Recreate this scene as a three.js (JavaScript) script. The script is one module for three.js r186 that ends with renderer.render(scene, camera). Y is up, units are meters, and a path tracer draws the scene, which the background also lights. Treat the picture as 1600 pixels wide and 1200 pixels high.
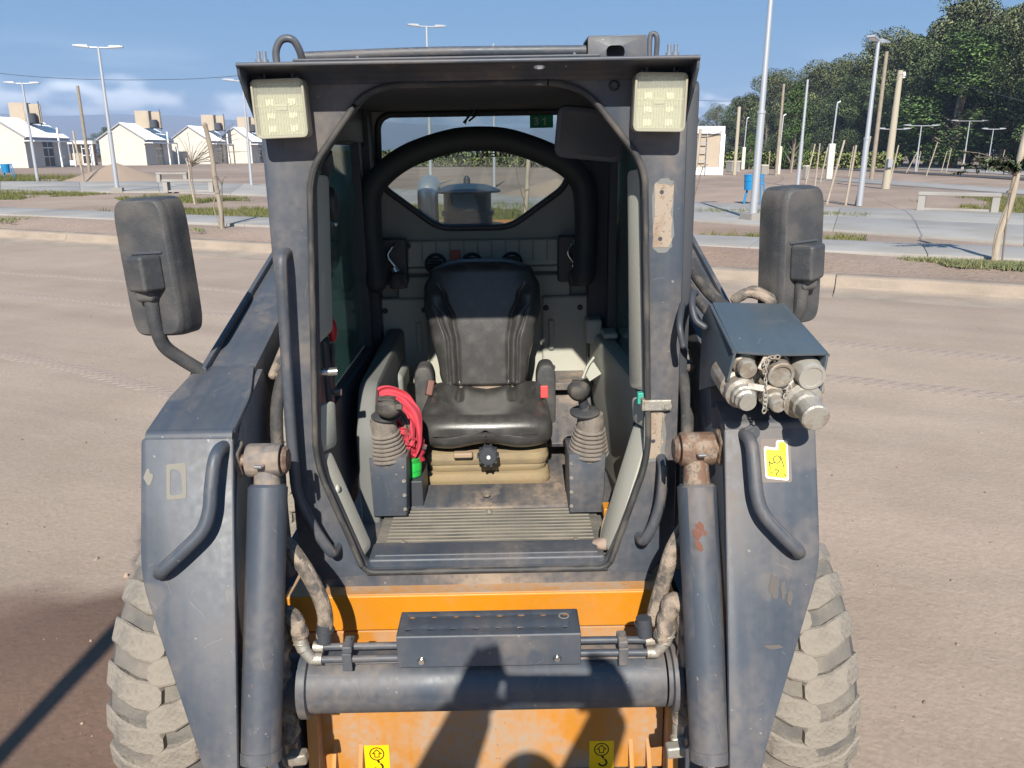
import * as THREE from 'three';
import { RoundedBoxGeometry } from 'three/addons/geometries/RoundedBoxGeometry.js';
import { mergeGeometries, mergeVertices, toCreasedNormals } from 'three/addons/utils/BufferGeometryUtils.js';
import { MarchingCubes } from 'three/addons/objects/MarchingCubes.js';
import { FontLoader } from 'three/addons/loaders/FontLoader.js';
import { TextGeometry } from 'three/addons/geometries/TextGeometry.js';

// ------------------------------------------------------------------ camera, sky, sun, exposure
const scene = new THREE.Scene();
const camera = new THREE.PerspectiveCamera(51.28, 4 / 3, 0.02, 9000);
camera.position.set(0, 1.8, 0);
camera.rotation.set(-0.28186, 0, 0);
const renderer = new THREE.WebGLRenderer({ antialias: true });
renderer.toneMapping = THREE.LinearToneMapping;
renderer.toneMappingExposure = 1.74;
renderer.shadowMap.enabled = true;

const SUN_EL = 36.6 * Math.PI / 180, SUN_AZ = 2.6 * Math.PI / 180;
const sun = new THREE.DirectionalLight(new THREE.Color(1, 0.93, 0.82), 4.6);
sun.position.set(-Math.sin(SUN_AZ) * Math.cos(SUN_EL) * 60, Math.sin(SUN_EL) * 60, Math.cos(SUN_AZ) * Math.cos(SUN_EL) * 60);
sun.castShadow = true;
Object.assign(sun.shadow.camera, { left: -60, right: 60, top: 60, bottom: -60, near: 1, far: 260 });
sun.shadow.mapSize.set(4096, 4096);
scene.add(sun, sun.target);

// ------------------------------------------------------------------ random and noise
function rng(seed) { let a = seed >>> 0; return () => { a = (a + 0x6D2B79F5) >>> 0; let t = a; t = Math.imul(t ^ (t >>> 15), t | 1); t ^= t + Math.imul(t ^ (t >>> 7), t | 61); return ((t ^ (t >>> 14)) >>> 0) / 4294967296; }; }
const hash = (x, y, s) => { let h = Math.imul(x, 374761393) + Math.imul(y, 668265263) + Math.imul(s, 974634629); h = Math.imul(h ^ (h >>> 13), 1274126177); return ((h ^ (h >>> 16)) >>> 0) / 4294967296; };
const sm = t => t * t * (3 - 2 * t);
const lerp = (a, b, t) => a + (b - a) * t;
const clamp = (x, a = 0, b = 1) => Math.min(b, Math.max(a, x));
const step = (a, b, x) => sm(clamp((x - a) / (b - a)));
function vn(x, y, px, py, s) {                       // periodic value noise
  const xi = Math.floor(x), yi = Math.floor(y), fx = sm(x - xi), fy = sm(y - yi);
  const X0 = ((xi % px) + px) % px, X1 = (X0 + 1) % px, Y0 = ((yi % py) + py) % py, Y1 = (Y0 + 1) % py;
  return lerp(lerp(hash(X0, Y0, s), hash(X1, Y0, s), fx), lerp(hash(X0, Y1, s), hash(X1, Y1, s), fx), fy);
}
function fbm(u, v, fx, fy, oct, s) {                  // u, v in 0..1, tiles
  let a = 0, w = 0.5, n = 0;
  for (let i = 0; i < oct; i++) { a += w * vn(u * fx, v * fy, fx, fy, s + i * 17); n += w; w *= 0.5; fx *= 2; fy *= 2; }
  return a / n;
}
const wn = (x, z, f, s, o = 3) => { let a = 0, w = .5, n = 0; for (let i = 0; i < o; i++) { a += w * vn(x * f, z * f, 4096, 4096, s + i * 31); n += w; w *= .5; f *= 2.03; } return a / n; };
const srgb = c => c <= 0.0031308 ? c * 12.92 : 1.055 * Math.pow(c, 1 / 2.4) - 0.055;

// ------------------------------------------------------------------ sky
function makeSky() {
  const SKY = .70, W = 2048, H = 1024, d = new Float32Array(W * H * 4);
  for (let j = 0; j < H; j++) {
    const el = ((j + .5) / H - .5) * 180;
    for (let i = 0; i < W; i++) {
      const u = (i + .5) / W, k = (j * W + i) * 4;
      let r, g, b;
      if (el >= 0) {
        const t = Math.pow(clamp(el / 90), .42);
        const q = Math.exp(-el / 4.2);
        r = lerp(.170, .055, t); g = lerp(.385, .170, t); b = lerp(.64, .39, t);
        r = lerp(r, .35, q * .8); g = lerp(g, .55, q * .75); b = lerp(b, .76, q * .6);
        // fair-weather cumulus low over the hills
        const base = 1.9 + 0.4 * vn(u * 40, 3, 40, 64, 5), top = base + .7 + 2.6 * Math.pow(fbm(u, .3, 44, 4, 3, 11), 1.2);
        if (el > base - .6 && el < 8) {
          const n = fbm(u, el / 180 * .9, 150, 256, 5, 71);
          const m = clamp((top - el) / 1.1) * clamp((el - base + .5) / .5);
          let a = clamp((n - .36) * 5 * Math.sqrt(m) + (m - .55) * .35) * (.45 + .55 * step(.3, .6, vn(u * 18, 1, 18, 8, 9)));
          const thin = clamp((fbm(u, el / 180, 44, 200, 4, 33) - .55) * 2) * clamp((el - 3) / 1.4) * clamp((7 - el) / 2) * .3;
          a = Math.max(clamp(a * 1.7), thin);
          const lit = 1.10 + .35 * clamp((el - base) / 1.6) + .5 * (n - .5);
          r = lerp(r, lit * .86, a); g = lerp(g, lit * .92, a); b = lerp(b, lit * 1.0, a);
        }
      } else { const t = clamp(-el / 12); r = lerp(.30, .20, t); g = lerp(.36, .16, t); b = lerp(.42, .125, t); }
      d[k] = r * SKY; d[k + 1] = g * SKY; d[k + 2] = b * SKY; d[k + 3] = 1;
    }
  }
  const t = new THREE.DataTexture(d, W, H, THREE.RGBAFormat, THREE.FloatType);
  t.mapping = THREE.EquirectangularReflectionMapping; t.magFilter = t.minFilter = THREE.LinearFilter; t.colorSpace = THREE.LinearSRGBColorSpace; t.wrapS = THREE.RepeatWrapping; t.needsUpdate = true;
  return t;
}
const sky = makeSky();
scene.background = sky; scene.environment = sky;
scene.fog = new THREE.FogExp2(new THREE.Color(.50, .62, .86), 0.00042);

// ------------------------------------------------------------------ materials
function surf(N, size, fn, aniso = 1) {                    // fn(u,v) -> [r,g,b linear, roughness, height 0..1]
  const c = new Uint8Array(N * N * 4), q = new Uint8Array(N * N * 4), h = new Uint8Array(N * N * 4);
  for (let j = 0; j < N; j++) for (let i = 0; i < N; i++) {
    const o = fn((i + .5) / N, (j + .5) / N), k = (j * N + i) * 4;
    for (let e = 0; e < 3; e++) c[k + e] = Math.round(255 * srgb(clamp(o[e])));
    q[k] = 0; q[k + 1] = Math.round(255 * clamp(o[3])); q[k + 2] = 0; h[k] = h[k + 1] = h[k + 2] = Math.round(255 * clamp(o[4]));
    c[k + 3] = q[k + 3] = h[k + 3] = 255;
  }
  const mk = (a, s) => { const t = new THREE.DataTexture(a, N, N); t.wrapS = t.wrapT = THREE.RepeatWrapping; t.magFilter = THREE.LinearFilter; t.minFilter = THREE.LinearMipmapLinearFilter; t.generateMipmaps = true; if (s) t.colorSpace = THREE.SRGBColorSpace; t.repeat.set(1 / size, aniso / size); t.needsUpdate = true; return t; };
  return { map: mk(c, 1), rough: mk(q), bump: mk(h) };
}
function pbr(s, bump, o = {}) { return new THREE.MeshStandardMaterial({ map: s.map, roughness: 1, roughnessMap: s.rough, bumpMap: bump ? s.bump : null, bumpScale: bump || 1, ...o }); }
const mix3 = (a, b, t) => [lerp(a[0], b[0], t), lerp(a[1], b[1], t), lerp(a[2], b[2], t)];
const plain = (r, g, b, ro = .6, o = {}) => new THREE.MeshStandardMaterial({ color: new THREE.Color().setRGB(r, g, b), roughness: ro, ...o });
const DUST = [.34, .265, .20];
function painted(base, dust, seed, o = {}) {               // worn machine paint: film of dust, streaks, chips, scratches
  const R = rng(seed), sc = [];
  for (let i = 0; i < (o.scratch ?? 46); i++) sc.push([R(), R(), R() * Math.PI, .01 + R() * .05, R()]);
  const chips = []; for (let i = 0; i < (o.chips ?? 150); i++) chips.push([R(), R(), .0006 + Math.pow(R(), 4) * .0042, R()]);
  const N = 1024, mk = new Float32Array(N * N);
  for (const [x, y, a, l] of sc) for (let t = 0; t < l; t += .0006) { const px = Math.floor(((x + Math.cos(a) * t) % 1 + 1) % 1 * N), py = Math.floor(((y + Math.sin(a) * t + .002 * Math.sin(t * 90)) % 1 + 1) % 1 * N); mk[py * N + px] = Math.max(mk[py * N + px], .6); }
  for (const [x, y, r] of chips) { const n = Math.ceil(r * N); for (let a = -n; a <= n; a++) for (let b = -n; b <= n; b++) if (a * a * (.5 + r * 160) + b * b * (1.6 - r * 120) + a * b * .5 <= n * n * (.15 + .95 * hash(a + (x * 99 | 0), b + (y * 99 | 0), seed))) { const px = (Math.floor(x * N) + a + N) % N, py = (Math.floor(y * N) + b + N) % N; mk[py * N + px] = 1; } }
  return surf(N, .8, (u, v) => {
    const big = fbm(u, v, 3, 3, 5, seed), fine = fbm(u, v, 60, 60, 3, seed + 3), streak = fbm(u, v, 40, 3, 3, seed + 5);
    let d = dust * (.35 + 1.5 * step(.35, .72, big) + .9 * (streak - .5)) * (.45 + 1.1 * fine);
    d += dust * .9 * step(.62, .74, fbm(u, v, 9, 9, 4, seed + 9));
    d = clamp(d, 0, .92);
    const tone = .9 + .22 * (fbm(u, v, 5, 5, 3, seed + 21) - .5);
    let c = mix3(base.map(x => x * tone), DUST, d);
    const m = mk[Math.min(N - 1, Math.floor(v * N)) * N + Math.min(N - 1, Math.floor(u * N))];
    if (m) c = mix3(c, o.chip || [.30, .27, .24], m * .6);
    return [...c, clamp((o.rough ?? .47) + d * .55 + .12 * (fine - .5)), .5 + .2 * (fine - .5) + .15 * d - (m ? .15 : 0)];
  });
}
const GREY = [.049, .065, .090];
const sGrey = painted(GREY, .115, 11), sGreyD = painted(GREY, .34, 23, { rough: .5 }), sGreyC = painted([.058, .084, .108], .05, 37, { chips: 25, scratch: 8, rough: .38 });
const sOr = painted([.60, .225, .004], .055, 41, { chip: [.25, .16, .1] }), sOrD = painted([.52, .20, .005], .40, 53, { chip: [.2, .14, .1], rough: .5 });
const M = {
  grey: pbr(sGrey, .0006), greyDusty: pbr(sGreyD, .001), greyClean: pbr(sGreyC, .0003),
  orange: pbr(sOr, .0005), orangeDusty: pbr(sOrD, .001),
};
const sRub = surf(512, .25, (u, v) => { const n = fbm(u, v, 6, 6, 5, 61), f = fbm(u, v, 80, 80, 2, 63); return [...mix3([.035, .036, .038], [.17, .145, .12], clamp(step(.4, .75, n) * .55 + .12 * f)), .72 + .15 * n, f]; });
M.rubber = pbr(sRub, .0006);
const sSeal = surf(256, .3, (u, v) => { const n = fbm(u, v, 5, 5, 4, 65); return [...mix3([.035, .037, .040], [.17, .145, .12], clamp((n - .42) * 1.3)), .5 + .3 * n, n]; });
M.seal = pbr(sSeal, .0004);
const sVin = surf(512, .12, (u, v) => { const f = fbm(u, v, 64, 64, 2, 71), n = fbm(u, v, 4, 4, 4, 73); const c = .040 + .03 * clamp((n - .45) * 2); return [c, c * .98, c * .96, .29 + .14 * n, f]; });
M.vinyl = new THREE.MeshPhysicalMaterial({ map: sVin.map, roughness: 1, roughnessMap: sVin.rough, bumpMap: sVin.bump, bumpScale: .0003, clearcoat: .45, clearcoatRoughness: .36 });
const sVinD = surf(512, .2, (u, v) => { const f = fbm(u, v, 50, 50, 3, 75), n = fbm(u, v, 5, 5, 4, 77); return [...mix3([.03, .03, .03], DUST, .55 + .4 * (n - .4) + .2 * f), .85, f]; });
M.vinylDusty = pbr(sVinD, .0008);
const sPl = surf(512, .2, (u, v) => { const f = fbm(u, v, 70, 70, 2, 81), n = fbm(u, v, 3, 4, 4, 83); return [...mix3([.044, .047, .052], [.17, .15, .13], clamp((n - .42) * .9 + .1 * f)), .52 + .2 * n, f]; });
M.plastic = pbr(sPl, .0005);
M.black = plain(.045, .050, .060, .5); M.blackMatte = plain(.055, .060, .075, .85);
const sTrim = surf(512, .5, (u, v) => { const f = fbm(u, v, 90, 90, 2, 91), n = fbm(u, v, 4, 4, 4, 93); return [...mix3([.40, .41, .36], [.42, .38, .32], clamp((n - .4) * 1.1)), .62 + .2 * (n - .5), f]; });
M.trim = pbr(sTrim, .0004);
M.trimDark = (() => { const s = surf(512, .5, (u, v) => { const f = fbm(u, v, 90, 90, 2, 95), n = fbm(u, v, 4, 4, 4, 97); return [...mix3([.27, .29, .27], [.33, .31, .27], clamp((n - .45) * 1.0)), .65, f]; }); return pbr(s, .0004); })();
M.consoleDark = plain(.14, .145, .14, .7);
const sZn = surf(512, .12, (u, v) => { const n = fbm(u, v, 5, 5, 5, 101), f = fbm(u, v, 40, 40, 3, 103); return [...mix3([.40, .385, .345], [.27, .215, .165], clamp(step(.38, .68, n) * .85 + .3 * (f - .4))), .34 + .45 * n, f]; });
M.zinc = pbr(sZn, .0006, { metalness: .5 });
M.steel = plain(.58, .57, .55, .25, { metalness: .9 }); M.chrome = plain(.75, .75, .76, .09, { metalness: 1 });
const sRust = surf(512, .15, (u, v) => { const n = fbm(u, v, 6, 6, 5, 111), f = fbm(u, v, 40, 40, 3, 113); return [...mix3(mix3([.165, .095, .062], [.27, .21, .16], step(.3, .65, n)), [.10, .09, .09], step(.6, .7, f) * .7), .8, f]; });
M.rust = pbr(sRust, .0012, { metalness: .1 });
const sBare = surf(512, .15, (u, v) => { const n = fbm(u, v, 5, 5, 5, 115), f = fbm(u, v, 60, 60, 3, 117), g = fbm(u, v, 26, 26, 3, 119); return [...mix3(mix3([.33, .27, .215], [.27, .20, .145], step(.35, .7, n)), [.17, .10, .06], step(.66, .78, g) * .55), .85, f]; });
M.bare = pbr(sBare, .0008);
const sHose = surf(512, .2, (u, v) => { const n = fbm(u, v, 7, 7, 5, 121), f = fbm(u, v, 90, 90, 2, 123); return [...mix3([.07, .066, .062], [.34, .27, .21], clamp(step(.3, .7, n) * .8 + .15 * f)), .95, f * .5 + n * .5]; });
M.sleeve = pbr(sHose, .004);
const sBoot = surf(256, .15, (u, v) => { const n = fbm(u, v, 6, 6, 4, 131), f = fbm(u, v, 40, 40, 2, 133); return [...mix3([.11, .10, .092], [.28, .24, .20], clamp(.28 + (n - .4) * 1.1)), .85, f]; });
M.boot = pbr(sBoot, .0008);
const sTan = surf(256, .25, (u, v) => { const n = fbm(u, v, 5, 9, 4, 141), f = fbm(u, v, 60, 60, 2, 143); return [...mix3([.27, .205, .115], [.18, .15, .105], clamp((n - .35) * 1.4)), .8, f]; });
M.tan = pbr(sTan, .0006);
const sMat = surf(512, .4, (u, v) => { const n = fbm(u, v, 4, 8, 5, 151), f = fbm(u, v, 60, 60, 3, 153), s = fbm(u, v, 6, 90, 2, 155); return [...mix3([.095, .095, .088], [.27, .24, .195], clamp(.28 + (n - .45) * 1.3 + .4 * (s - .5) + .15 * (f - .5))), .85, f]; });
M.mat = pbr(sMat, .0008);
const sTy = surf(512, .5, (u, v) => { const n = fbm(u, v, 6, 6, 5, 161), f = fbm(u, v, 70, 70, 3, 163); return [...mix3([.235, .208, .175], [.135, .124, .110], clamp((n - .36) * 1.9 + .8 * (f - .5))), .95, .5 * f + .5 * n]; });
M.tyreDust = pbr(sTy, .006);
const sTy2 = surf(512, .5, (u, v) => { const n = fbm(u, v, 8, 8, 5, 165), f = fbm(u, v, 70, 70, 3, 167); return [...mix3([.105, .101, .096], [.20, .178, .15], clamp((n - .35) * 2 + .25 * (f - .5))), .95, f]; });
M.tyreDark = pbr(sTy2, .002);
const sSand = surf(1024, 3.2, (u, v) => {
  const n = fbm(u, v, 5, 5, 6, 171), f = fbm(u, v, 160, 160, 3, 173), st = fbm(u, v, 6, 60, 3, 175), p = fbm(u, v, 300, 300, 1, 177);
  let c = mix3([.388, .306, .241], [.328, .252, .194], clamp((n - .3) * 1.3 + .35 * (st - .5)));
  const k = .93 + .18 * (f - .5) + .09 * (p - .5); c = c.map(x => x * k);
  if (p > .93 && f > .5) c = mix3(c, [.15, .12, .1], .6); if (p < .05 && f < .5) c = mix3(c, [.5, .43, .36], .6);
  return [...c, .95, .35 * f + .35 * n + .15 * st + .15 * p];
});
M.road = pbr(sSand, .0055, { vertexColors: true }); 
const sDirt = surf(1024, 6, (u, v) => { const n = fbm(u, v, 5, 5, 6, 181), f = fbm(u, v, 150, 150, 3, 183); let c = mix3([.36, .275, .22], [.265, .195, .15], clamp((n - .3) * 1.6)); const k = .85 + .3 * (f - .5); return [...c.map(x => x * k), .97, .5 * f + .5 * n]; });
M.dirt = pbr(sDirt, .03, { vertexColors: true });
M.dirtPlain = pbr(sDirt, .03);
const sCon = surf(1024, 3, (u, v) => { const n = fbm(u, v, 4, 4, 5, 191), f = fbm(u, v, 120, 120, 3, 193); return [...mix3([.325, .31, .292], [.25, .23, .205], clamp((n - .35) * 1.7 + .25 * (f - .5))), .9, f]; });
M.concrete = pbr(sCon, .002);
const sKerb = surf(1024, 2, (u, v) => { const n = fbm(u, v, 4, 4, 5, 195), f = fbm(u, v, 90, 90, 3, 197), st = fbm(u, v, 4, 30, 3, 198); return [...mix3([.325, .262, .205], [.205, .17, .135], clamp((n - .38) * 1.8 + .6 * (st - .5) + .2 * (f - .5))), .95, .6 * f + .4 * n]; });
M.kerb = pbr(sKerb, .008);
M.wallCream = pbr(surf(512, 3, (u, v) => { const n = fbm(u, v, 4, 4, 5, 201), f = fbm(u, v, 120, 120, 2, 203); const k = .93 + .14 * (n - .5) + .05 * (f - .5); return [.60 * k, .565 * k, .505 * k, .9, f]; }), .002);
M.wallBeige = pbr(surf(512, 3, (u, v) => { const n = fbm(u, v, 4, 4, 5, 205), f = fbm(u, v, 120, 120, 2, 207); const k = .93 + .16 * (n - .5); return [.44 * k, .37 * k, .29 * k, .9, f]; }), .002);
M.white = plain(.8, .8, .79, .5); M.roofWhite = plain(.82, .83, .84, .4); M.fascia = plain(.30, .31, .34, .6);
M.glassDark = plain(.03, .035, .045, .08); M.galv = plain(.48, .50, .53, .42, { metalness: .45 });
M.wood = pbr(surf(512, .6, (u, v) => { const n = fbm(u, v, 12, 3, 5, 211), f = fbm(u, v, 60, 8, 3, 213); return [...mix3([.42, .36, .285], [.26, .215, .16], clamp((n - .3) * 1.2 + .4 * (f - .5))), .85, f]; }), .003);
M.woodGrey = pbr(surf(512, .6, (u, v) => { const n = fbm(u, v, 12, 3, 5, 215), f = fbm(u, v, 60, 8, 3, 217); return [...mix3([.30, .255, .20], [.19, .155, .115], clamp((n - .3) * 1.2 + .4 * (f - .5))), .85, f]; }), .003);
M.blue = plain(.01, .21, .46, .45); M.red = plain(.50, .05, .075, .85); M.green = plain(.02, .42, .06, .5);
M.wire = plain(.03, .03, .035, .7); M.redGloss = plain(.45, .012, .02, .35); M.pillar = plain(.60, .57, .48, .85); M.polePale = plain(.40, .36, .28, .9);
M.lens = new THREE.MeshPhysicalMaterial({ color: new THREE.Color().setRGB(.95, .95, .88), roughness: .26, transmission: .90, thickness: 0 }); M.reflector = plain(.40, .40, .33, .5); M.dish = plain(.70, .70, .62, .48, { metalness: .6 });
M.glass = new THREE.MeshPhysicalMaterial({ color: new THREE.Color().setRGB(.80, .84, .82), roughness: .04, transmission: .93, thickness: 0 });
M.glassTint = new THREE.MeshPhysicalMaterial({ color: new THREE.Color().setRGB(.26, .42, .41), roughness: .10, transmission: .85, thickness: 0 });
M.glue = plain(.20, .19, .165, .8); M.mirrorGlass = plain(.6, .62, .64, .05, { metalness: 1 });
M.sandpile = plain(.30, .225, .17, 1);

// ------------------------------------------------------------------ geometry helpers
const V = (x, y, z) => new THREE.Vector3(x, y, z);
function fin(g) { g = g.index ? g.toNonIndexed() : g; for (const k of Object.keys(g.attributes)) if (!['position', 'normal', 'uv'].includes(k)) g.deleteAttribute(k); g.morphAttributes = {}; return g; }
function boxUV(g) {
  const p = g.attributes.position, n = g.attributes.normal, uv = new Float32Array(p.count * 2);
  for (let t = 0; t < p.count; t += 3) {
    let ax = 0, ay = 0, az = 0; for (let k = 0; k < 3; k++) { ax += n.getX(t + k); ay += n.getY(t + k); az += n.getZ(t + k); }
    ax = Math.abs(ax); ay = Math.abs(ay); az = Math.abs(az);
    for (let k = 0; k < 3; k++) { const x = p.getX(t + k), y = p.getY(t + k), z = p.getZ(t + k), i = (t + k) * 2; if (ax >= ay && ax >= az) { uv[i] = z; uv[i + 1] = y; } else if (ay >= az) { uv[i] = x; uv[i + 1] = z; } else { uv[i] = x; uv[i + 1] = y; } }
  }
  g.setAttribute('uv', new THREE.BufferAttribute(uv, 2)); return g;
}
function merge(list, uv = true) { const l = [].concat(list).map(g => fin(g)); for (const g of l) if (!g.attributes.uv) g.setAttribute('uv', new THREE.BufferAttribute(new Float32Array(g.attributes.position.count * 2), 2)); const m = l.length > 1 ? mergeGeometries(l) : l[0]; return uv ? boxUV(m) : m; }
const used = {};
const numbered = n => { const k = used[n] = (used[n] ?? -1) + 1; return k ? n + '_' + String(k).padStart(3, '0') : n; };
function mesh(name, geos, mat, parent, uv = true) { const m = new THREE.Mesh(merge(geos, uv), mat); m.name = name; m.castShadow = m.receiveShadow = true; if (parent) parent.add(m); return m; }
function tag(o, label, category, group, kind) { o.userData.label = label; if (category) o.userData.category = category; if (group) o.userData.group = group; if (kind) o.userData.kind = kind; return o; }
function thing(name, label, category, pos = [0, 0, 0], group) { const g = new THREE.Group(); g.name = numbered(name); g.position.set(...pos); scene.add(g); return tag(g, label, category, group); }
function struct(name, geos, mat, uv = true) { const m = mesh(numbered(name), geos, mat, scene, uv); m.userData.kind = 'structure'; return m; }
function copy(o, name, label, pos, ry = 0) { const c = o.clone(); c.name = numbered(name); c.position.set(...pos); c.rotation.y = ry; c.userData = { ...o.userData, label }; scene.add(c); return c; }
const T = (g, x = 0, y = 0, z = 0, rx = 0, ry = 0, rz = 0) => { g.applyMatrix4(new THREE.Matrix4().compose(V(x, y, z), new THREE.Quaternion().setFromEuler(new THREE.Euler(rx, ry, rz)), V(1, 1, 1))); return g; };
const B = (w, h, d, x = 0, y = 0, z = 0, rx = 0, ry = 0, rz = 0, r = .004) => T(new RoundedBoxGeometry(w, h, d, 2, Math.min(r, w / 2.2, h / 2.2, d / 2.2)), x, y, z, rx, ry, rz);
const P = (w, h, d, x = 0, y = 0, z = 0, rx = 0, ry = 0, rz = 0) => T(new THREE.BoxGeometry(w, h, d), x, y, z, rx, ry, rz);
const Cy = (r1, r2, h, x = 0, y = 0, z = 0, rx = 0, ry = 0, rz = 0, s = 28) => T(new THREE.CylinderGeometry(r1, r2, h, s), x, y, z, rx, ry, rz);
const Sp = (r, x, y, z, sx = 1, sy = 1, sz = 1) => { const g = new THREE.SphereGeometry(r, 20, 14); g.scale(sx, sy, sz); return T(g, x, y, z); };
function rod(a, b, r, r2 = r, s = 16) { a = V(...a); b = V(...b); const d = b.clone().sub(a), g = new THREE.CylinderGeometry(r2, r, d.length(), s); g.applyMatrix4(new THREE.Matrix4().compose(a.clone().add(b).multiplyScalar(.5), new THREE.Quaternion().setFromUnitVectors(V(0, 1, 0), d.normalize()), V(1, 1, 1))); return g; }
function tube(pts, r, seg = 64, rs = 14, caps = true, closed = false, tens = .5) { const c = new THREE.CatmullRomCurve3(pts.map(p => V(...p)), closed, 'catmullrom', tens), l = [new THREE.TubeGeometry(c, seg, r, rs, closed)]; if (caps && !closed) for (const p of [pts[0], pts[pts.length - 1]]) l.push(Sp(r * .999, ...p)); return merge(l); }
function rpath(pts, r, P2 = THREE.Shape) {                   // polygon with rounded corners; a point may carry its own radius
  const s = new P2(), n = pts.length;
  for (let i = 0; i < n; i++) {
    const a = pts[(i + n - 1) % n], b = pts[i], c = pts[(i + 1) % n], rr = b[2] ?? r;
    const la = Math.hypot(a[0] - b[0], a[1] - b[1]), lc = Math.hypot(c[0] - b[0], c[1] - b[1]), k = Math.min(rr, la * .48, lc * .48);
    const p = [b[0] + (a[0] - b[0]) / la * k, b[1] + (a[1] - b[1]) / la * k], q = [b[0] + (c[0] - b[0]) / lc * k, b[1] + (c[1] - b[1]) / lc * k];
    i ? s.lineTo(...p) : s.moveTo(...p); if (k > 1e-6) s.quadraticCurveTo(b[0], b[1], ...q);
  }
  s.closePath(); return s;
}
function ext(shape, depth, bevel = 0, z = 0, seg = 8) {      // extruded from z-depth to z (front face at z)
  const g = new THREE.ExtrudeGeometry(shape, { depth: depth - 2 * bevel, bevelEnabled: bevel > 0, bevelSize: bevel, bevelOffset: -bevel, bevelThickness: bevel, bevelSegments: 2, curveSegments: seg });
  g.translate(0, 0, z - depth + bevel); return toCreasedNormals(g, .6);
}
function prism(pts, out, th, bevel = .002, holes = [], r = 0) {   // coplanar polygon in space, face at pts, body behind it
  const o = V(...pts[0]), n = V(0, 0, 0), v = pts.map(p => V(...p));
  for (let i = 0; i < v.length; i++) { const a = v[i], b = v[(i + 1) % v.length]; n.x += (a.y - b.y) * (a.z + b.z); n.y += (a.z - b.z) * (a.x + b.x); n.z += (a.x - b.x) * (a.y + b.y); }
  n.normalize(); if (n.dot(V(...out)) < 0) n.negate();
  const ex = Math.abs(n.x) < .8 ? V(1, 0, 0) : V(0, 0, 1); ex.addScaledVector(n, -ex.dot(n)).normalize(); const ey = n.clone().cross(ex);
  const to2 = p => { const d = V(...p).sub(o); return [d.dot(ex), d.dot(ey)]; };
  const s = rpath(pts.map((p, i) => { const q = to2(p); return p[3] !== undefined ? [...q, p[3]] : q; }), r);
  for (const h of holes) s.holes.push(rpath(h.map(to2), h.r || 0, THREE.Path));
  const g = ext(s, th, bevel, 0, 6); g.applyMatrix4(new THREE.Matrix4().makeBasis(ex, ey, n).setPosition(o)); return g;
}
function loft(nu, nv, f) {                                    // closed ring surface: f(u, v) -> [x, y, z]
  const pos = [], idx = [], uv = [];
  for (let j = 0; j <= nv; j++) for (let i = 0; i <= nu; i++) { pos.push(...f(i === nu ? 0 : i / nu, j / nv)); uv.push(i / nu, j / nv); }
  for (let j = 0; j < nv; j++) for (let i = 0; i < nu; i++) { const a = j * (nu + 1) + i, b = a + 1, c = a + nu + 1, d = c + 1; idx.push(a, b, d, a, d, c); }
  let g = new THREE.BufferGeometry(); g.setAttribute('position', new THREE.Float32BufferAttribute(pos, 3)); g.setAttribute('uv', new THREE.Float32BufferAttribute(uv, 2)); g.setIndex(idx);
  g.deleteAttribute('uv'); g = mergeVertices(g, 1e-5); g.computeVertexNormals(); return g;
}
const lathe = (pts, seg = 32) => toCreasedNormals(new THREE.LatheGeometry(pts.map(p => new THREE.Vector2(...p)), seg), .55);
const sgnp = (x, e) => Math.sign(x) * Math.pow(Math.abs(x), e);
const table = (t, a) => { for (let i = 1; i < a.length; i++) if (t <= a[i][0]) { const k = sm(clamp((t - a[i - 1][0]) / (a[i][0] - a[i - 1][0]))); return lerp(a[i - 1][1], a[i][1], k); } return a[a.length - 1][1]; };
const font = await new FontLoader().loadAsync('fonts/droid/droid_sans_bold.typeface.json');
function canvasTex(w, h, draw) { const c = document.createElement('canvas'); c.width = w; c.height = h; draw(c.getContext('2d'), w, h); const t = new THREE.CanvasTexture(c); t.colorSpace = THREE.SRGBColorSpace; return t; }

// ================================================================== SETTING
// street frame: u along the kerb, s across it (away from the camera)
const UX = .9166, UZ = .3996, NX = .3996, NZ = -.9166;
const st = (u, s) => [u * UX + s * NX, u * UZ + s * NZ];
const toS = (x, z) => x * NX + z * NZ, toU = (x, z) => x * UX + z * UZ;
const GH = .3;                                               // level of the ground beyond the kerb
function sheet(us, ss, hf, colf) {
  const pos = [], uv = [], col = [], idx = [], n = us.length;
  for (const s of ss) for (const u of us) { const [x, z] = st(u, s); pos.push(x, hf(x, z, s), z); uv.push(u, s); const c = colf(x, z, s); col.push(...c); }
  for (let j = 0; j < ss.length - 1; j++) for (let i = 0; i < n - 1; i++) { const a = j * n + i; idx.push(a, a + 1, a + n + 1, a, a + n + 1, a + n); }
  const g = new THREE.BufferGeometry(); g.setAttribute('position', new THREE.Float32BufferAttribute(pos, 3)); g.setAttribute('uv', new THREE.Float32BufferAttribute(uv, 2)); g.setAttribute('color', new THREE.Float32BufferAttribute(col, 3)); g.setIndex(idx); g.computeVertexNormals();
  return g;
}
const span = (a, b, n, p = 1, c = 0) => { const r = []; for (let i = 0; i <= n; i++) { const t = i / n * 2 - 1; r.push(clamp(c + Math.sign(t) * Math.pow(Math.abs(t), p) * (t < 0 ? c - a : b - c), a, b)); } return r; };
const roadH = (x, z) => (wn(x, z, .55, 5) - .5) * .04 + (wn(x, z, 3.1, 8) - .5) * .014;
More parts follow.
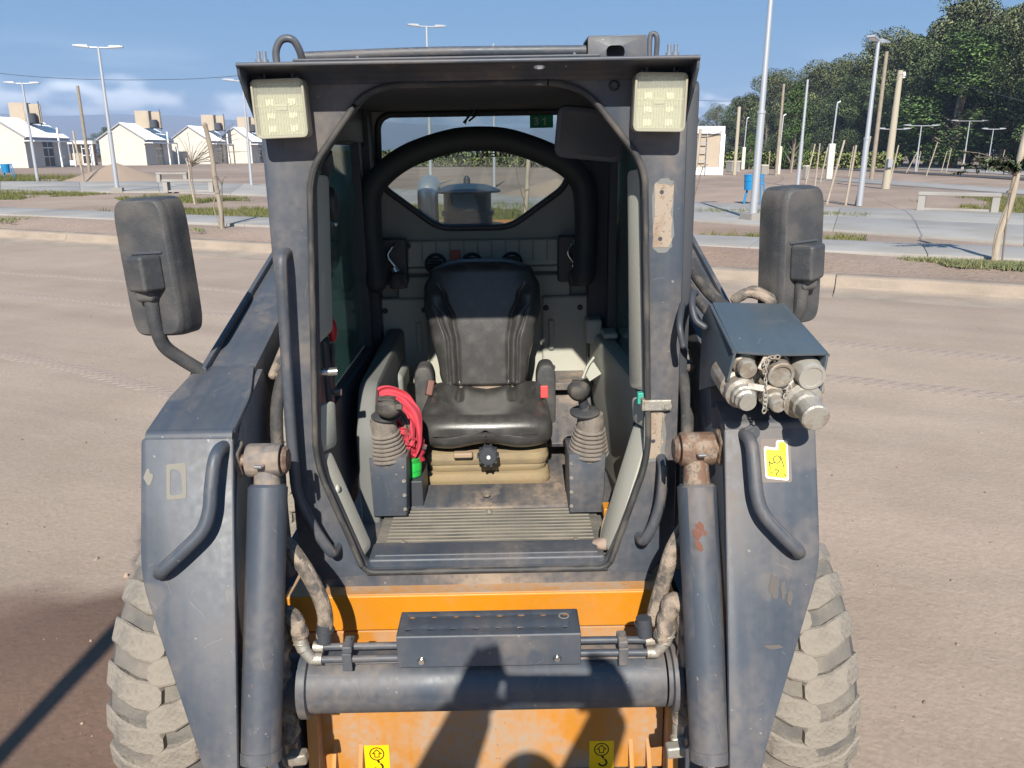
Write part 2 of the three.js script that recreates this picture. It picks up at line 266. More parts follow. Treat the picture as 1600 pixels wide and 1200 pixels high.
{
  const road = new THREE.Mesh(sheet(span(-400, 400, 300, 3.2, -1), [...span(-200, 11.15, 240, 2.2, 3)], (x, z, s) => {
    const near = 1 - step(60, 200, Math.hypot(x, z)), f = 1 - step(9.5, 11.1, s);
    const under = 1;
    return (roadH(x, z)) * near * (.25 + .75 * f) - .006;
  }, (x, z, s) => {
    const wetEdge = z + 2.95 + .5 * (wn(x, z, 1.6, 21) - .5) + .30 * (wn(x, z, 6, 22) - .5);
    const wet = step(-.02, .03, wetEdge) * (1 - step(-1.15, -.6, x)) * (1 - step(.5, 2.2, z));
    const k = .96 + .12 * (wn(x, z, .18, 25) - .5) * 2 + .12 * (wn(toU(x, z) * .10, s * 2.2, 1, 27, 4) - .5) * 2;
    const c = [k * 1.0, k * .985, k * .965];
    const m = .85 + .35 * (wn(x, z, 1.3, 29) - .5) * 2;
    return mix3(c, [.48 * m, .375 * m, .335 * m], wet * .95);
  }), M.road);
  road.name = 'dirt_road'; road.receiveShadow = true; road.userData.kind = 'structure'; scene.add(road);
  const dirt = new THREE.Mesh(sheet(span(-3500, 3500, 260, 4.2, 2), [12.02, 12.2, 12.45, 12.8, 13.2, 13.6, 14.2, 15, 16, 17, 18.5, 20, 22, 24, 26, 29, 32, 36, 40, 45, 50, 56, 63, 70, 80, 90, 100, 115, 130, 150, 180, 230, 320, 500, 900, 1700, 3600], (x, z, s) => {
    const d = Math.hypot(x, z), edge = lerp(.165, GH, step(12.02, 13.2, s));
    return edge + (wn(x, z, .9, 41) - .5) * .07 * step(12.05, 12.6, s) * (1 - step(60, 140, d)) - .02 * step(13.2, 14, s);
  }, (x, z, s) => { const k = .96 + .34 * (wn(x, z, .11, 45) - .5) * 2 + .15 * (wn(x, z, .8, 47) - .5) * 2; const red = step(.5, .7, wn(x, z, .07, 49)); return mix3([k, k * .98, k * .96], [k * .86, k * .70, k * .62], red * .55 * (1 - step(40, 90, s))); }), M.dirt);
  dirt.name = 'ground'; dirt.receiveShadow = true; dirt.userData.kind = 'structure'; scene.add(dirt);
}
{ // kerb and gutter: cast segments with open joints
  const kerb = new THREE.Group(); kerb.name = 'kerb'; kerb.userData.kind = 'structure'; scene.add(kerb);
  const R = rng(77), prof = [[11.05, -.12], [11.05, -.004], [11.35, .004], [11.70, .022], [11.755, .05], [11.80, .15], [11.83, .172], [12.06, .178], [12.10, .15], [12.10, -.12]];
  const variants = [0, 1, 2].map(k => {
    const L = 2.985, nx = 24, pos = [], idx = [];
    for (let i = 0; i <= nx; i++) for (let j = 0; j < prof.length; j++) { const [s, y] = prof[j], u = -L / 2 + L * i / nx; const w = j > 2 && j < 8 ? (wn(u + k * 9, s * 3, 2.2, 61) - .5) * .03 : 0; pos.push(u, y + w * .7, -s + w * .6); }
    const m = prof.length; for (let i = 0; i < nx; i++) for (let j = 0; j < m - 1; j++) { const a = i * m + j; idx.push(a, a + m, a + m + 1, a, a + m + 1, a + 1); }
    
    let g = new THREE.BufferGeometry(); g.setAttribute('position', new THREE.Float32BufferAttribute(pos, 3)); g.setIndex(idx); g = toCreasedNormals(g, .7); return boxUV(fin(g));
  });
  for (let k = -14; k < 14; k++) { const m = new THREE.Mesh(variants[(k + 42) % 3], M.kerb); m.name = 'kerb_segment'; const [x, z] = st(k * 3 + 1.2, 0); m.position.set(x, (R() - .5) * .01, z); m.rotation.y = -Math.atan2(UZ, UX); m.castShadow = m.receiveShadow = true; kerb.add(m); }
}
function slabs(name, quads) {                                  // concrete path cast in bays, joints open
  const g = new THREE.Group(); g.name = numbered(name); g.userData.kind = 'structure'; scene.add(g); const R = rng(91);
  for (const q of quads) { const m = mesh('slab', prism(q.map(([x, z]) => [x, GH + .022 + .012 * R(), z]).map((p, i, a) => [p[0], a[0][1], p[2]]), [0, 1, 0], .1, .006), M.concrete, g); }
  return g;
}
{ // near footpath, straight along the kerb
  const q = []; for (let k = -16; k < 16; k++) { const u0 = k * 2.6 + .9, u1 = u0 + 2.588; q.push([st(u0, 13.55), st(u1, 13.55), st(u1, 15.25), st(u0, 15.25)]); }
  slabs('footpath', q);
  // wide plaza path behind it
  const near = [[-44, -29], [-19.8, -31.8], [-13.85, -32.3], [-7, -28.5], [4.09, -18.56], [8.68, -13.68], [15, -8]], far = [[-52, -44], [-27, -43.6], [-18.7, -43.6], [-7.5, -37], [5.53, -25.3], [12.88, -20.5], [20, -15]];
  const w = []; for (let i = 0; i < near.length - 1; i++) { const n = Math.max(1, Math.round(Math.hypot(near[i + 1][0] - near[i][0], near[i + 1][1] - near[i][1]) / 3.4)); for (let k = 0; k < n; k++) { const L = (a, t) => [lerp(a[i][0], a[i + 1][0], t), lerp(a[i][1], a[i + 1][1], t)], t0 = k / n, t1 = (k + .997) / n; const a = L(near, t0), b = L(near, t1), c = L(far, t1), d = L(far, t0), m1 = [lerp(b[0], c[0], .498), lerp(b[1], c[1], .498)], m0 = [lerp(a[0], d[0], .498), lerp(a[1], d[1], .498)], o1 = [lerp(b[0], c[0], .502), lerp(b[1], c[1], .502)], o0 = [lerp(a[0], d[0], .502), lerp(a[1], d[1], .502)]; w.push([a, b, m1, m0], [o0, o1, c, d]); } }
  slabs('plaza_path', w);
  const strip = (name, a, b, wd, mat, y) => { const d = [b[0] - a[0], b[1] - a[1]], l = Math.hypot(...d), n = [-d[1] / l * wd / 2, d[0] / l * wd / 2]; struct(name, prism([[a[0] + n[0], y, a[1] + n[1]], [b[0] + n[0], y, b[1] + n[1]], [b[0] - n[0], y, b[1] - n[1]], [a[0] - n[0], y, a[1] - n[1]]], [0, 1, 0], .1, .004), mat); };
  strip('far_path', [19, -47.5], [21, -22], 3.0, M.concrete, GH + .03);
  strip('asphalt_lane', [31, -79], [29.5, -36], 2.4, plain(.06, .055, .055, .9), GH + .03);
  strip('far_path', [42, -90], [34, -40], 4.5, M.concrete, GH + .034);
}
{ // hills far behind, blue only through the air
  const pos = [], idx = [], n = 160; for (let i = 0; i <= n; i++) { const a = lerp(-2.4, -.45, i / n), d = 3300, h = 88 + 46 * wn(i * .11, 2, 1, 301, 4) + 18 * Math.sin(i * .05); for (const [k, hh] of [[1, -5], [1.09, h * .55], [1.2, h * 1.14]]) pos.push(Math.cos(a) * d * k, hh, Math.sin(a) * d * k); }
  for (let i = 0; i < n; i++) for (let j = 0; j < 2; j++) { const a = i * 3 + j; idx.push(a, a + 3, a + 4, a, a + 4, a + 1); }
  let g = new THREE.BufferGeometry(); g.setAttribute('position', new THREE.Float32BufferAttribute(pos, 3)); g.setIndex(idx); g.computeVertexNormals(); struct('hills', g, plain(.10, .095, .10, 1));
}
// ------------------------------------------------------------------ grass, weeds: uncountable
function tufts(name, spots, mat, label) {                      // spots: [x, z, height]
  const pos = [], R = rng(spots.length + 5), col = [];
  for (const [x, z, h, y0] of spots) for (let k = 0; k < 5; k++) {
    const a = R() * 6.283, r = R() * h * .7, bx = x + Math.cos(a) * r, bz = z + Math.sin(a) * r, w = .006 + h * .07 * R(), l = (R() - .5) * h * 1.3, m = (R() - .5) * h * 1.3, hh = h * (.5 + .6 * R()), b = R() * 6.283, y = (y0 ?? GH) - .03;
    pos.push(bx - Math.cos(b) * w, y, bz - Math.sin(b) * w, bx + Math.cos(b) * w, y, bz + Math.sin(b) * w, bx + l, y + hh, bz + m);
    const t = R(); for (let q = 0; q < 3; q++) col.push(lerp(.7, 1.5, t), lerp(.8, 1.2, t), lerp(.7, .9, t));
  }
  const g = new THREE.BufferGeometry(); g.setAttribute('position', new THREE.Float32BufferAttribute(pos, 3)); g.setAttribute('color', new THREE.Float32BufferAttribute(col, 3)); g.setAttribute('uv', new THREE.Float32BufferAttribute(new Float32Array(pos.length / 3 * 2), 2)); g.computeVertexNormals();
  const m = new THREE.Mesh(g, mat); m.name = numbered(name); m.castShadow = m.receiveShadow = true; tag(m, label, 'grass', null, 'stuff'); scene.add(m); return m;
}
M.grass = plain(.115, .135, .045, .9, { vertexColors: true, side: THREE.DoubleSide }); M.weed = plain(.17, .20, .115, .9, { vertexColors: true, side: THREE.DoubleSide });
function patch(R, n, fn, thr, h0, h1, sc = .28) { const o = []; for (let i = 0; i < n; i++) { const [x, z] = fn(R); if (wn(x, z, sc, 401) + .25 * (wn(x, z, 2.1, 403) - .5) > thr) o.push([x, z, lerp(h0, h1, R())]); } return o; }
{
  const R = rng(500);
  tufts('grass', patch(R, 26000, R => st(lerp(-34, 0, R()), lerp(15.4, 22.5, R())), .50, .05, .16), M.grass, 'patchy green grass between the two paths left of the loader');
  tufts('grass', patch(R, 14000, R => st(lerp(0, 34, R()), lerp(24.6, 33, R())), .50, .06, .18), M.grass, 'sparse grass and weeds around the stakes behind the wide path on the right');
  tufts('grass', patch(R, 5000, R => [lerp(3.6, 6.6, R()), lerp(-22, -16.4, R())], .52, .05, .12).filter(p => { const s = toS(p[0], p[1]); return s > 15.4 && s < 17; }), M.grass, 'short weeds at the foot of the tall lamp post on the right');
  tufts('weeds', patch(R, 7000, R => { const t = R(); return st(lerp(-.2, 7, t), 12.75 + .5 * (R() - .3) + .15 * R()); }, .36, .04, .10, .7), M.weed, 'low grey green weeds creeping along the kerb on the right');
  tufts('weeds', patch(R, 2600, R => st(lerp(-19, -3, R()), lerp(12.4, 13.4, R())), .60, .04, .09, .45), M.weed, 'scattered weeds on the dirt bank behind the kerb on the left');
  tufts('grass', patch(R, 9000, R => [lerp(-34, -10, R()), lerp(-52, -44.4, R())], .66, .12, .38, .2), M.grass, 'rough weeds along the far edge of the path in front of the houses');
}
{ // tyre tracks pressed into the dust: ribbons that follow the road
  const sTrack = surf(512, .5, (u, v) => { const c = Math.abs(((u * 2) % 1) - .5), t = ((v * 5 + c * 1.2) % 1 + 1) % 1, bar = step(.2, .32, t) * (1 - step(.68, .8, t)), n = fbm(u, v, 8, 8, 4, 661), f = fbm(u, v, 80, 80, 2, 663); const k = .95 + .16 * (n - .5) + .12 * (f - .5) - .03 * bar; return [.365 * k, .284 * k, .228 * k, .95, .5 * bar + .3 * n + .2 * f]; });
  const mt = pbr(sTrack, .007), R = rng(662);
  const track = (pts, w) => { const c = new THREE.CatmullRomCurve3(pts.map(([x, z]) => V(x, 0, z))), n = 140, pos = [], uv = [], idx = []; const len = c.getLength();
    for (let i = 0; i <= n; i++) { const p = c.getPointAt(i / n), t = c.getTangentAt(i / n), ww = w * (.85 + .3 * wn(i * .21, w * 9, 1, 664)); for (let j = 0; j <= 4; j++) { const o = (j / 4 - .5) * ww + .02 * (wn(i * .8, j, 1, 665) - .5), x = p.x - t.z * o, z = p.z + t.x * o; pos.push(x, roadH(x, z) - .006 + (j === 0 || j === 4 ? -.004 : .0035), z); uv.push(j / 4 * .5, i / n * len); } }
    for (let i = 0; i < n; i++) for (let j = 0; j < 4; j++) { const a = i * 5 + j; idx.push(a, a + 1, a + 6, a, a + 6, a + 5); }
    let g = new THREE.BufferGeometry(); g.setAttribute('position', new THREE.Float32BufferAttribute(pos, 3)); g.setAttribute('uv', new THREE.Float32BufferAttribute(uv, 2)); g.setIndex(idx); g.computeVertexNormals(); struct('tyre_track', g, mt, false); };
  track([[-13, -11.6], [-8.5, -9.2], [-5, -7.4], [-2.6, -5.9], [-.9, -4.2], [-.6, -3]], .26);
  track([[-14, -14.6], [-7, -12.2], [-1, -9.6], [6, -6.4], [13, -3.4]], .3); track([[-14, -13.0], [-7, -10.7], [-1, -8.1], [6, -4.9], [12, -2.2]], .3);
}
{ // loose stones and clods on the road, too many to count
  const R = rng(640), pos = [], idx = []; const ico = new THREE.IcosahedronGeometry(1, 0), ip = ico.attributes.position, l = [];
  const im = new THREE.InstancedMesh(ico, plain(.27, .205, .16, 1), 2000), m4 = new THREE.Matrix4(), q = new THREE.Quaternion(), c = new THREE.Color();
  for (let i = 0; i < 2000; i++) { const d = 1.6 + 12 * Math.pow(R(), 1.5), a = (R() - .5) * 2.4, x = Math.sin(a) * d, z = -Math.cos(a) * d, s = .0022 + .009 * Math.pow(R(), 5), ss = Math.min(11, toS(x, z)); q.setFromEuler(new THREE.Euler(R() * 6, R() * 6, R() * 6)); m4.compose(V(x, toS(x, z) > 11 ? -1 : roadH(x, z) - .006, z), q, V(s * (1 + R()), s * (.7 + .4 * R()), s)); im.setMatrixAt(i, m4); const k = .6 + .8 * R(); im.setColorAt(i, c.setRGB(k, k, k)); }
  im.name = 'loose_stones'; im.castShadow = im.receiveShadow = true; tag(im, 'loose small stones and clods scattered over the dirt road', 'stones', null, 'stuff'); scene.add(im);
}
// ------------------------------------------------------------------ leaves and trees
function leafCloud(R, n, sample, size, shade) {
  const pos = [], nor = [], col = [];
  for (let i = 0; i < n; i++) {
    const [x, y, z, k, ox, oy, oz] = sample(R), s = size * (.6 + .8 * R()), q = new THREE.Quaternion().setFromEuler(new THREE.Euler(R() * 6.3, R() * 6.3, R() * 6.3));
    const a = V(-s * .5, 0, 0).applyQuaternion(q), b = V(s * .5, 0, 0).applyQuaternion(q), c = V(0, s * (1 + R()), 0).applyQuaternion(q);
    const N = a.clone().sub(b).cross(c.clone().sub(b)).normalize(); if (N.dot(V(ox, oy + .3, oz)) < 0) N.negate(); N.lerp(V(ox, oy + .2, oz).normalize(), .35).normalize();
    for (const v of [a, b, c]) { pos.push(x + v.x, y + v.y, z + v.z); nor.push(N.x, N.y, N.z); const t = k * (.75 + .5 * R()); col.push(t * shade[0], t * shade[1], t * shade[2]); }
  }
  const g = new THREE.BufferGeometry(); g.setAttribute('position', new THREE.Float32BufferAttribute(pos, 3)); g.setAttribute('normal', new THREE.Float32BufferAttribute(nor, 3)); g.setAttribute('color', new THREE.Float32BufferAttribute(col, 3)); g.setAttribute('uv', new THREE.Float32BufferAttribute(new Float32Array(pos.length / 3 * 2), 2)); return g;
}
M.leaf = new THREE.MeshStandardMaterial({ color: 0xffffff, vertexColors: true, roughness: .75, side: THREE.DoubleSide });
M.bark = plain(.17, .14, .11, .9);
function treeProto(seed, kind) {                                // unit tree: 1 m tall, scaled per tree
  const R = rng(seed), clumps = [], limbs = [rod([0, -.03, 0], [.01, .45, .01], .017, .011, 8), rod([.01, .45, .01], [.0, .9, .02], .011, .003, 6)];
  const nC = kind === 'poplar' ? 30 : 34;
  for (let i = 0; i < nC; i++) {
    const h = kind === 'poplar' ? lerp(.08, .97, (i + R()) / nC) : lerp(.10, .95, Math.pow((i + R()) / nC, .85)), a = R() * 6.283;
    const rad = kind === 'poplar' ? .10 * Math.sin(Math.PI * Math.pow(clamp(h), .6)) + .02 : (.10 + .17 * Math.sin(Math.PI * Math.pow(h, .9))) * (.35 + .75 * R());
    const c = [Math.cos(a) * rad, h, Math.sin(a) * rad, (kind === 'poplar' ? .06 : .062 + .055 * R()) * (h > .85 ? .8 : 1), .65 + .7 * R()]; clumps.push(c);
    limbs.push(rod([0, Math.max(.06, h - .16), 0], [c[0] * .8, c[1], c[2] * .8], .006, .002, 5));
  }
  const tone = { gum: [.19, .22, .092], gumDark: [.115, .165, .065], poplar: [.105, .185, .048] }[kind];
  const crown = leafCloud(R, kind === 'poplar' ? 16000 : 27000, R => { const c = clumps[Math.floor(R() * clumps.length)]; let x, y, z; do { x = R() * 2 - 1; y = R() * 2 - 1; z = R() * 2 - 1; } while (x * x + y * y + z * z > 1); const l = Math.pow(Math.hypot(x, y, z), -.35); x *= l; y *= l; z *= l; return [c[0] + x * c[3] * 1.15, c[1] + y * c[3] * (kind === 'poplar' ? 1.3 : .95), c[2] + z * c[3] * 1.15, c[4], x, y, z]; }, kind === 'poplar' ? .0078 : .0070, tone);
  return { trunk: merge(limbs), crown };
}
const protos = { gum: [treeProto(601, 'gum'), treeProto(602, 'gum'), treeProto(603, 'gum')], gumDark: [treeProto(611, 'gumDark'), treeProto(612, 'gumDark')], poplar: [treeProto(621, 'poplar')] };
function tree(name, label, kind, v, x, z, h, wd, rot, group) {
  const p = protos[kind][v % protos[kind].length], g = thing(name, label, 'tree', [x, GH - .05, z], group);
  const a = new THREE.Mesh(p.trunk, M.bark), b = new THREE.Mesh(p.crown, M.leaf); a.name = 'trunk'; b.name = 'crown'; for (const m of [a, b]) { m.scale.set(h * wd, h, h * wd); m.rotation.y = rot; m.castShadow = m.receiveShadow = true; g.add(m); }
  return g;
}
{
  const row = [[31.3, -150, 7.3], [33.3, -146.8, 9.3], [35.6, -142.9, 9.8], [37, -140.4, 10.6], [38.9, -136.5, 13.3], [40.1, -134, 13.8], [41.4, -131.4, 12.8], [42.4, -128.8, 13.5], [43.9, -125, 13.9], [44.7, -122.4, 14.5], [45.7, -119.9, 12.9], [46.4, -117.3, 13.5], [47, -114.7, 13.8], [47.3, -112.2, 15.7], [47.7, -110.3, 16.1], [48.3, -107.7, 14.8], [48.7, -104.5, 15.1], [48.8, -102.6, 15.9], [48.9, -99.4, 16.9], [48.9, -95.5, 17.6], [49, -92.9, 17.2], [49.2, -91, 14.9], [48.9, -87.8, 16.6], [48.8, -85.3, 14.9], [48.3, -81.4, 15.6], [47.1, -75, 15.3], [46.5, -69, 15.5]];
  const R = rng(700), ORD = ['first','second','third','fourth','fifth','sixth','seventh','eighth','ninth','tenth','eleventh','twelfth','thirteenth','fourteenth','fifteenth','sixteenth','seventeenth','eighteenth','nineteenth','twentieth','twenty-first','twenty-second','twenty-third','twenty-fourth','twenty-fifth','twenty-sixth','twenty-seventh']; let nd = 0;
  row.forEach(([x, z, h], i) => tree('eucalyptus_tree', `${ORD[i]} tall olive eucalyptus from the left in the windbreak's back line on the right`, 'gum', i, x + 1.5 + R() * 2, z, h * 1.03, lerp(.95, 1.3, R()), R() * 6.28, 'eucalyptus trees in the windbreak'));
  row.forEach(([x, z, h], i) => { if (i > 3 && i % 2 === 0) tree('dense_tree', `${ORD[nd++]} dark dense tree from the left in the windbreak's front line on the right`, 'gumDark', i, x - 2.2 + R() * 1.2, z + 1.5, h * lerp(.62, .86, R()), lerp(1.1, 1.5, R()), R() * 6.28, 'dark trees in front of the eucalyptus'); });
  tree('poplar_tree', 'bright green bushy tree left of the white meter pillar', 'poplar', 0, 25.6, -76, 7.4, 1.25, .4);
  tree('poplar_tree', 'small bright green cone shaped tree rising from the vineyard', 'poplar', 0, 22.0, -77, 3.3, 1.2, 1.4);
  tree('dense_tree', 'broad bright green tree in front of the windbreak at far right', 'poplar', 0, 43.5, -82, 12.2, 2.6, 2.2);
  tree('dense_tree', 'low round green tree between the first and second house', 'gumDark', 1, -50.6, -104, 4.6, 1.5, .7);
  // vineyard and bushes that read as one mass
  const sV = (x0, z0, x1, z1, h, w, n, seed, name, label) => { const R = rng(seed), g = leafCloud(R, n, R => { const t = R(), y = Math.pow(R(), .7) * h * (.75 + .35 * wn(t * 60, 1, 1, 77)), dx = (R() - .5) * w; return [lerp(x0, x1, t) + dx, GH + y, lerp(z0, z1, t) + (R() - .5) * w, .6 + .7 * R(), (R() - .5), .6, .6]; }, .16, [.24, .29, .08]); const m = new THREE.Mesh(g, M.leaf); m.name = numbered(name); m.castShadow = m.receiveShadow = true; tag(m, label, 'vineyard', null, 'stuff'); scene.add(m); };
  sV(19, -80, 37.5, -82, 1.5, 2.2, 16000, 801, 'vineyard', 'yellow green vineyard rows in front of the dark windbreak on the right');
  sV(-26, -96, 17, -84, 1.7, 3, 22000, 803, 'vineyard', 'green band of vines seen through the rear window of the cab');
  sV(-55, -122, -36, -128, 2.2, 3, 5000, 805, 'shrubbery', 'green shrubs seen in the gaps behind the houses');
}
// ------------------------------------------------------------------ houses
function house(label, xr, z, o = {}) {                          // xr, z: right front corner; gable faces +z
  const g = thing('house', label, 'house', [xr, GH, z], 'white gabled houses in a row');
  const W = o.w ?? 5.5, L = o.l ?? 8, H = 3.1, A = 1.75, X = -W / 2;
  const gab = new THREE.Shape(); gab.moveTo(-W / 2, -.1); gab.lineTo(W / 2, -.1); gab.lineTo(W / 2, H); gab.lineTo(0, H + A); gab.lineTo(-W / 2, H); gab.closePath();
  mesh('front_wall', T(ext(gab, .2, 0, 0), X, 0, 0), M.wallCream, g); mesh('rear_wall', T(ext(gab, .2, 0, 0), X, 0, -L + .2), M.wallCream, g);
  // long wall with a door opening; set back under the eave
  const D0 = L * .40, D1 = L * .66, dh = 2.35;
  mesh('side_wall', [P(.2, H, D0 - .2, -.13, H / 2, -(D0 + .2) / 2), P(.2, H, L - .2 - D1, -.13, H / 2, -(D1 + L - .2) / 2), P(.2, H - dh - .35, D1 - D0, -.13, dh + .35 + (H - dh - .35) / 2, -(D0 + D1) / 2)], M.wallCream, g);
  mesh('side_wall', P(.2, H, L - .4, -W + .13, H / 2, -L / 2), M.wallCream, g);
  const dz = -(D0 + D1) / 2, dw = D1 - D0, door = mesh('door', [P(.06, .07, dw, -.13, .035, dz), P(.06, .07, dw, -.13, dh + .3, dz), P(.06, .10, dw, -.13, dh - .38, dz), P(.06, .07, dw, -.13, 1.05, dz), P(.06, dh + .2, .07, -.13, dh / 2 + .12, dz), P(.06, dh + .2, .07, -.13, dh / 2 + .12, dz - dw / 2 + .035), P(.06, dh + .2, .07, -.13, dh / 2 + .12, dz + dw / 2 - .035)], M.white, g);
  for (const s of [-1, 1]) for (const [y0, y1] of [[.07, 1.015], [1.085, dh - .43], [dh - .33, dh + .265]]) mesh('pane', P(.02, y1 - y0, dw / 2 - .105, -.13, (y0 + y1) / 2, dz + s * dw / 4), M.glassDark, door);
  // roof: two corrugated sheets with a dark fascia
  const sl = Math.atan2(A, W / 2), RL = Math.hypot(A, W / 2) + .38;
  const ribs = s => { const l = []; for (let k = 0; k < 34; k++) l.push(P(RL, .03, .07, 0, .035, -L / 2 + .1 + k * (L - .2 + .3) / 34 - .05)); l.push(P(RL, .045, L + .3)); return merge(l); };
  for (const s of [-1, 1]) mesh('roof_sheet', T(ribs(s), X + s * (W / 4 + .16), H + A / 2 - .02, -L / 2, 0, 0, -s * sl), M.roofWhite, g);
  for (const s of [-1, 1]) mesh('roof_trim', T(P(RL, .14, .05), X + s * (W / 4 + .16), H + A / 2 - .09, .17, 0, 0, -s * sl), M.fascia, g);
  mesh('fascia', P(.04, .26, L, .30, H - .26, -L / 2), M.fascia, g);
  if (!o.noPorch) { const f = mesh('porch_frame', [P(.09, .16, L * .93, .95, 2.62, -L / 2 + .3), P(1.05, .1, .09, .45, 2.62, .25), P(.16, 4.0, .16, .95, 2.0, -L * .58), P(.12, 2.6, .12, .95, 1.3, -L + .6)], M.white, g); }
  mesh('meter_box', [P(.14, .28, .2, .06, 1.0, -L * .84), P(.05, .6, .05, .02, .55, -L * .84)], M.white, g);
  // roof tank: two concrete screens with a dark tank between
  const tx = o.tx ?? -.9, tk = mesh('tank_screen', [P(1.55, 2.1, .14, tx - 1.35, H + 2.35, -L * .55), P(1.15, 2.0, .14, tx + .35, H + 2.3, -L * .60), P(.14, 2.1, 1.2, tx - .5, H + 2.35, -L * .62)], M.wallBeige, g);
  mesh('water_tank', Cy(.48, .5, .95, tx + .15, H + 1.85, -L * .53), M.blackMatte, tk); mesh('tank_frame', [P(.07, 2.5, .07, tx + .95, H + 2.3, -L * .56), P(1.6, .07, .9, tx + .2, H + 1.3, -L * .55)], M.blackMatte, tk);
  return g;
}
house('cream gabled house with a white roof, nearest of the row, cut by the left edge', -49.1, -84.2, { tx: -1.5 });
house('white gabled house behind the tall leaning lamp post, second from the left edge', -44.5, -101.2, { tx: -.6 });
house('smaller white gabled house behind the bare sapling, third from the left edge', -40.8, -112.5, { tx: -.2, w: 5.2 });
house('farthest white gabled house, partly behind the cab light on the left', -37.2, -119.1, { tx: -1, w: 4.6 });
{ // flat annex between the first two houses
  const g = thing('annex', 'low flat roofed white annex with a glazed door between the first and second house', 'house', [-52.3, GH, -100.4]);
  mesh('wall', [P(.2, 2.5, .2, 1.75, 1.25, 0), P(1.0, .55, .18, -.9, .28, 0), P(.2, 2.5, .2, -1.5, 1.25, 0)], M.white, g); mesh('back_wall', P(3.2, 2.5, .15, 0, 1.25, -1.2), M.wallBeige, g); mesh('roof', P(3.8, .38, 1.6, .1, 2.65, -.5), M.white, g);
  const d = mesh('door', [P(.07, 2.4, .07, .5, 1.2, .02), P(.07, 2.4, .07, 1.5, 1.2, .02), P(1, .07, .07, 1, 2.38, .02), P(1, .09, .07, 1, 1.15, .02), P(1, .07, .07, 1, 1.95, .02), P(1, .2, .07, 1, .1, .02)], M.white, g);
  for (const [a, b] of [[.2, 1.1], [1.2, 1.91], [1.99, 2.34]]) mesh('pane', P(.93, b - a, .02, 1, (a + b) / 2, .02), M.glassDark, d);
}
{ // beige building right of the cab
  const g = thing('pavilion', 'low beige building with white frame and dark steel trellis right of the cab', 'building', [14.35, GH, -56.5]);
  mesh('wall', P(6.3, 2.25, .2, -3.3, 1.5, -.62), M.wallBeige, g); mesh('base', P(6.3, .5, .24, -3.3, .25, -.60), M.white, g); mesh('roof', P(7.0, .5, 5, -3.4, 2.95, -2.88), M.white, g);
  mesh('pillar', P(.3, 2.7, .3, -.02, 1.35, -.45), M.white, g); mesh('side_wall', P(.2, 2.7, 4.4, -.25, 1.35, -3.0), M.white, g);
  for (const y of [.95, 1.55, 2.1]) mesh('trellis_bar', P(2.6, .06, .05, -1.95 - .5, y, -.24), M.fascia, g);
  mesh('trellis_post', P(.05, 2.75, .05, -1.1, 1.38, -.24), M.fascia, g); mesh('trellis_beam', [P(2.6, .05, .05, -2.45, 2.72, -.2), rod([-1.1, 2.72, -.2], [-.1, 2.88, -.25], .03)], M.fascia, g);
}
// ------------------------------------------------------------------ lamp posts, poles, stakes
function lampPost(label, x, z, h, rot, o = {}) {
  const g = thing('street_lamp', label, 'street lamp', [x, GH, z], 'street lamps along the paths'); g.rotation.set(0, rot, 0);
  const r = o.r ?? .075;
  mesh('pole', [rod([0, 0, 0], [0, h * .42, 0], r, r * .95, 18), rod([0, h * .42, 0], [0, h, 0], r * .78, r * .55, 18), Cy(r * 1.08, r * 1.08, .06, 0, h * .42, 0)], M.galv, g);
  if (!o.bare) { const aw = o.aw ?? .55; mesh('arm', rod([-aw * .6, h - .03, 0], [aw * .6, h - .03, 0], .03), M.galv, g);
    for (const s of [-1, 1]) { const hd = mesh('lamp_head', T(merge([B(.55 * (o.hs ?? 1), .05, .2, s * (aw * .6 + .26), 0, 0, 0, 0, s * .09), P(.4 * (o.hs ?? 1), .05, .1, s * (aw * .6 + .24), .04, 0)]), 0, h - .0, 0), M.galv, g); mesh('lens', P(.42, .01, .15, s * (aw * .6 + .26), h - .031, 0, 0, 0, s * .09), M.white, hd); } }
  if (o.base) mesh('footing', B(.42, .3, .42, 0, .02, 0), M.concrete, g);
  return g;
}
lampPost('tall leaning grey double lamp post in front of the second house', -15.5, -32.3, 5.3, .25, { base: 1, r: .085 });
lampPost('slim grey double lamp post in front of the nearest house by the left edge', -25.7, -44.7, 5.0, .2, { r: .085 });
lampPost('grey double lamp post just left of the cab, in front of the farthest house', -12.2, -38.6, 4.62, .35, { r: .07 });
lampPost('grey double lamp post standing behind the cab, its head above the roof rail', -3.8, -38.6, 6.9, .3, { r: .085 });
lampPost('slim lamp post seen through the right half of the rear window', -.8, -37.2, 6.0, .3, { bare: 1, r: .07 });
lampPost('tall thick lamp post right of the cab, cut by the top edge', 5.5, -18.6, 5.6, .4, { base: 1, r: .085 });
lampPost('tall double lamp post behind the right mirror, reaching the tree tops', 10.1, -23.8, 4.47, .9, { r: .085, aw: .4 });
lampPost('bare slim lamp post left of the white meter pillar', 12.9, -37.2, 4.55, 0, { bare: 1, r: .085 });
lampPost('small T shaped lamp post left of the wide path at far right', 32.8, -67.3, 3.57, .1, { hs: 1.3, aw: 1.5 });
lampPost('largest of the small T shaped lamp posts in front of the dark trees', 40.7, -74.8, 4.2, .1, { hs: 1.3, aw: 1.9 });
lampPost('thin T shaped lamp post above the far blue bin', 36.2, -63.1, 3.2, .1, { hs: .9, aw: .7, r: .05 });
lampPost('T shaped lamp head half hidden behind the pale concrete pole', 27.0, -59.3, 3.1, .1, { hs: 1.1, aw: 1.1 });
lampPost('T shaped lamp post cut by the right edge', 37.5, -58.0, 3.9, .1, { hs: 1.3, aw: 1.5 });
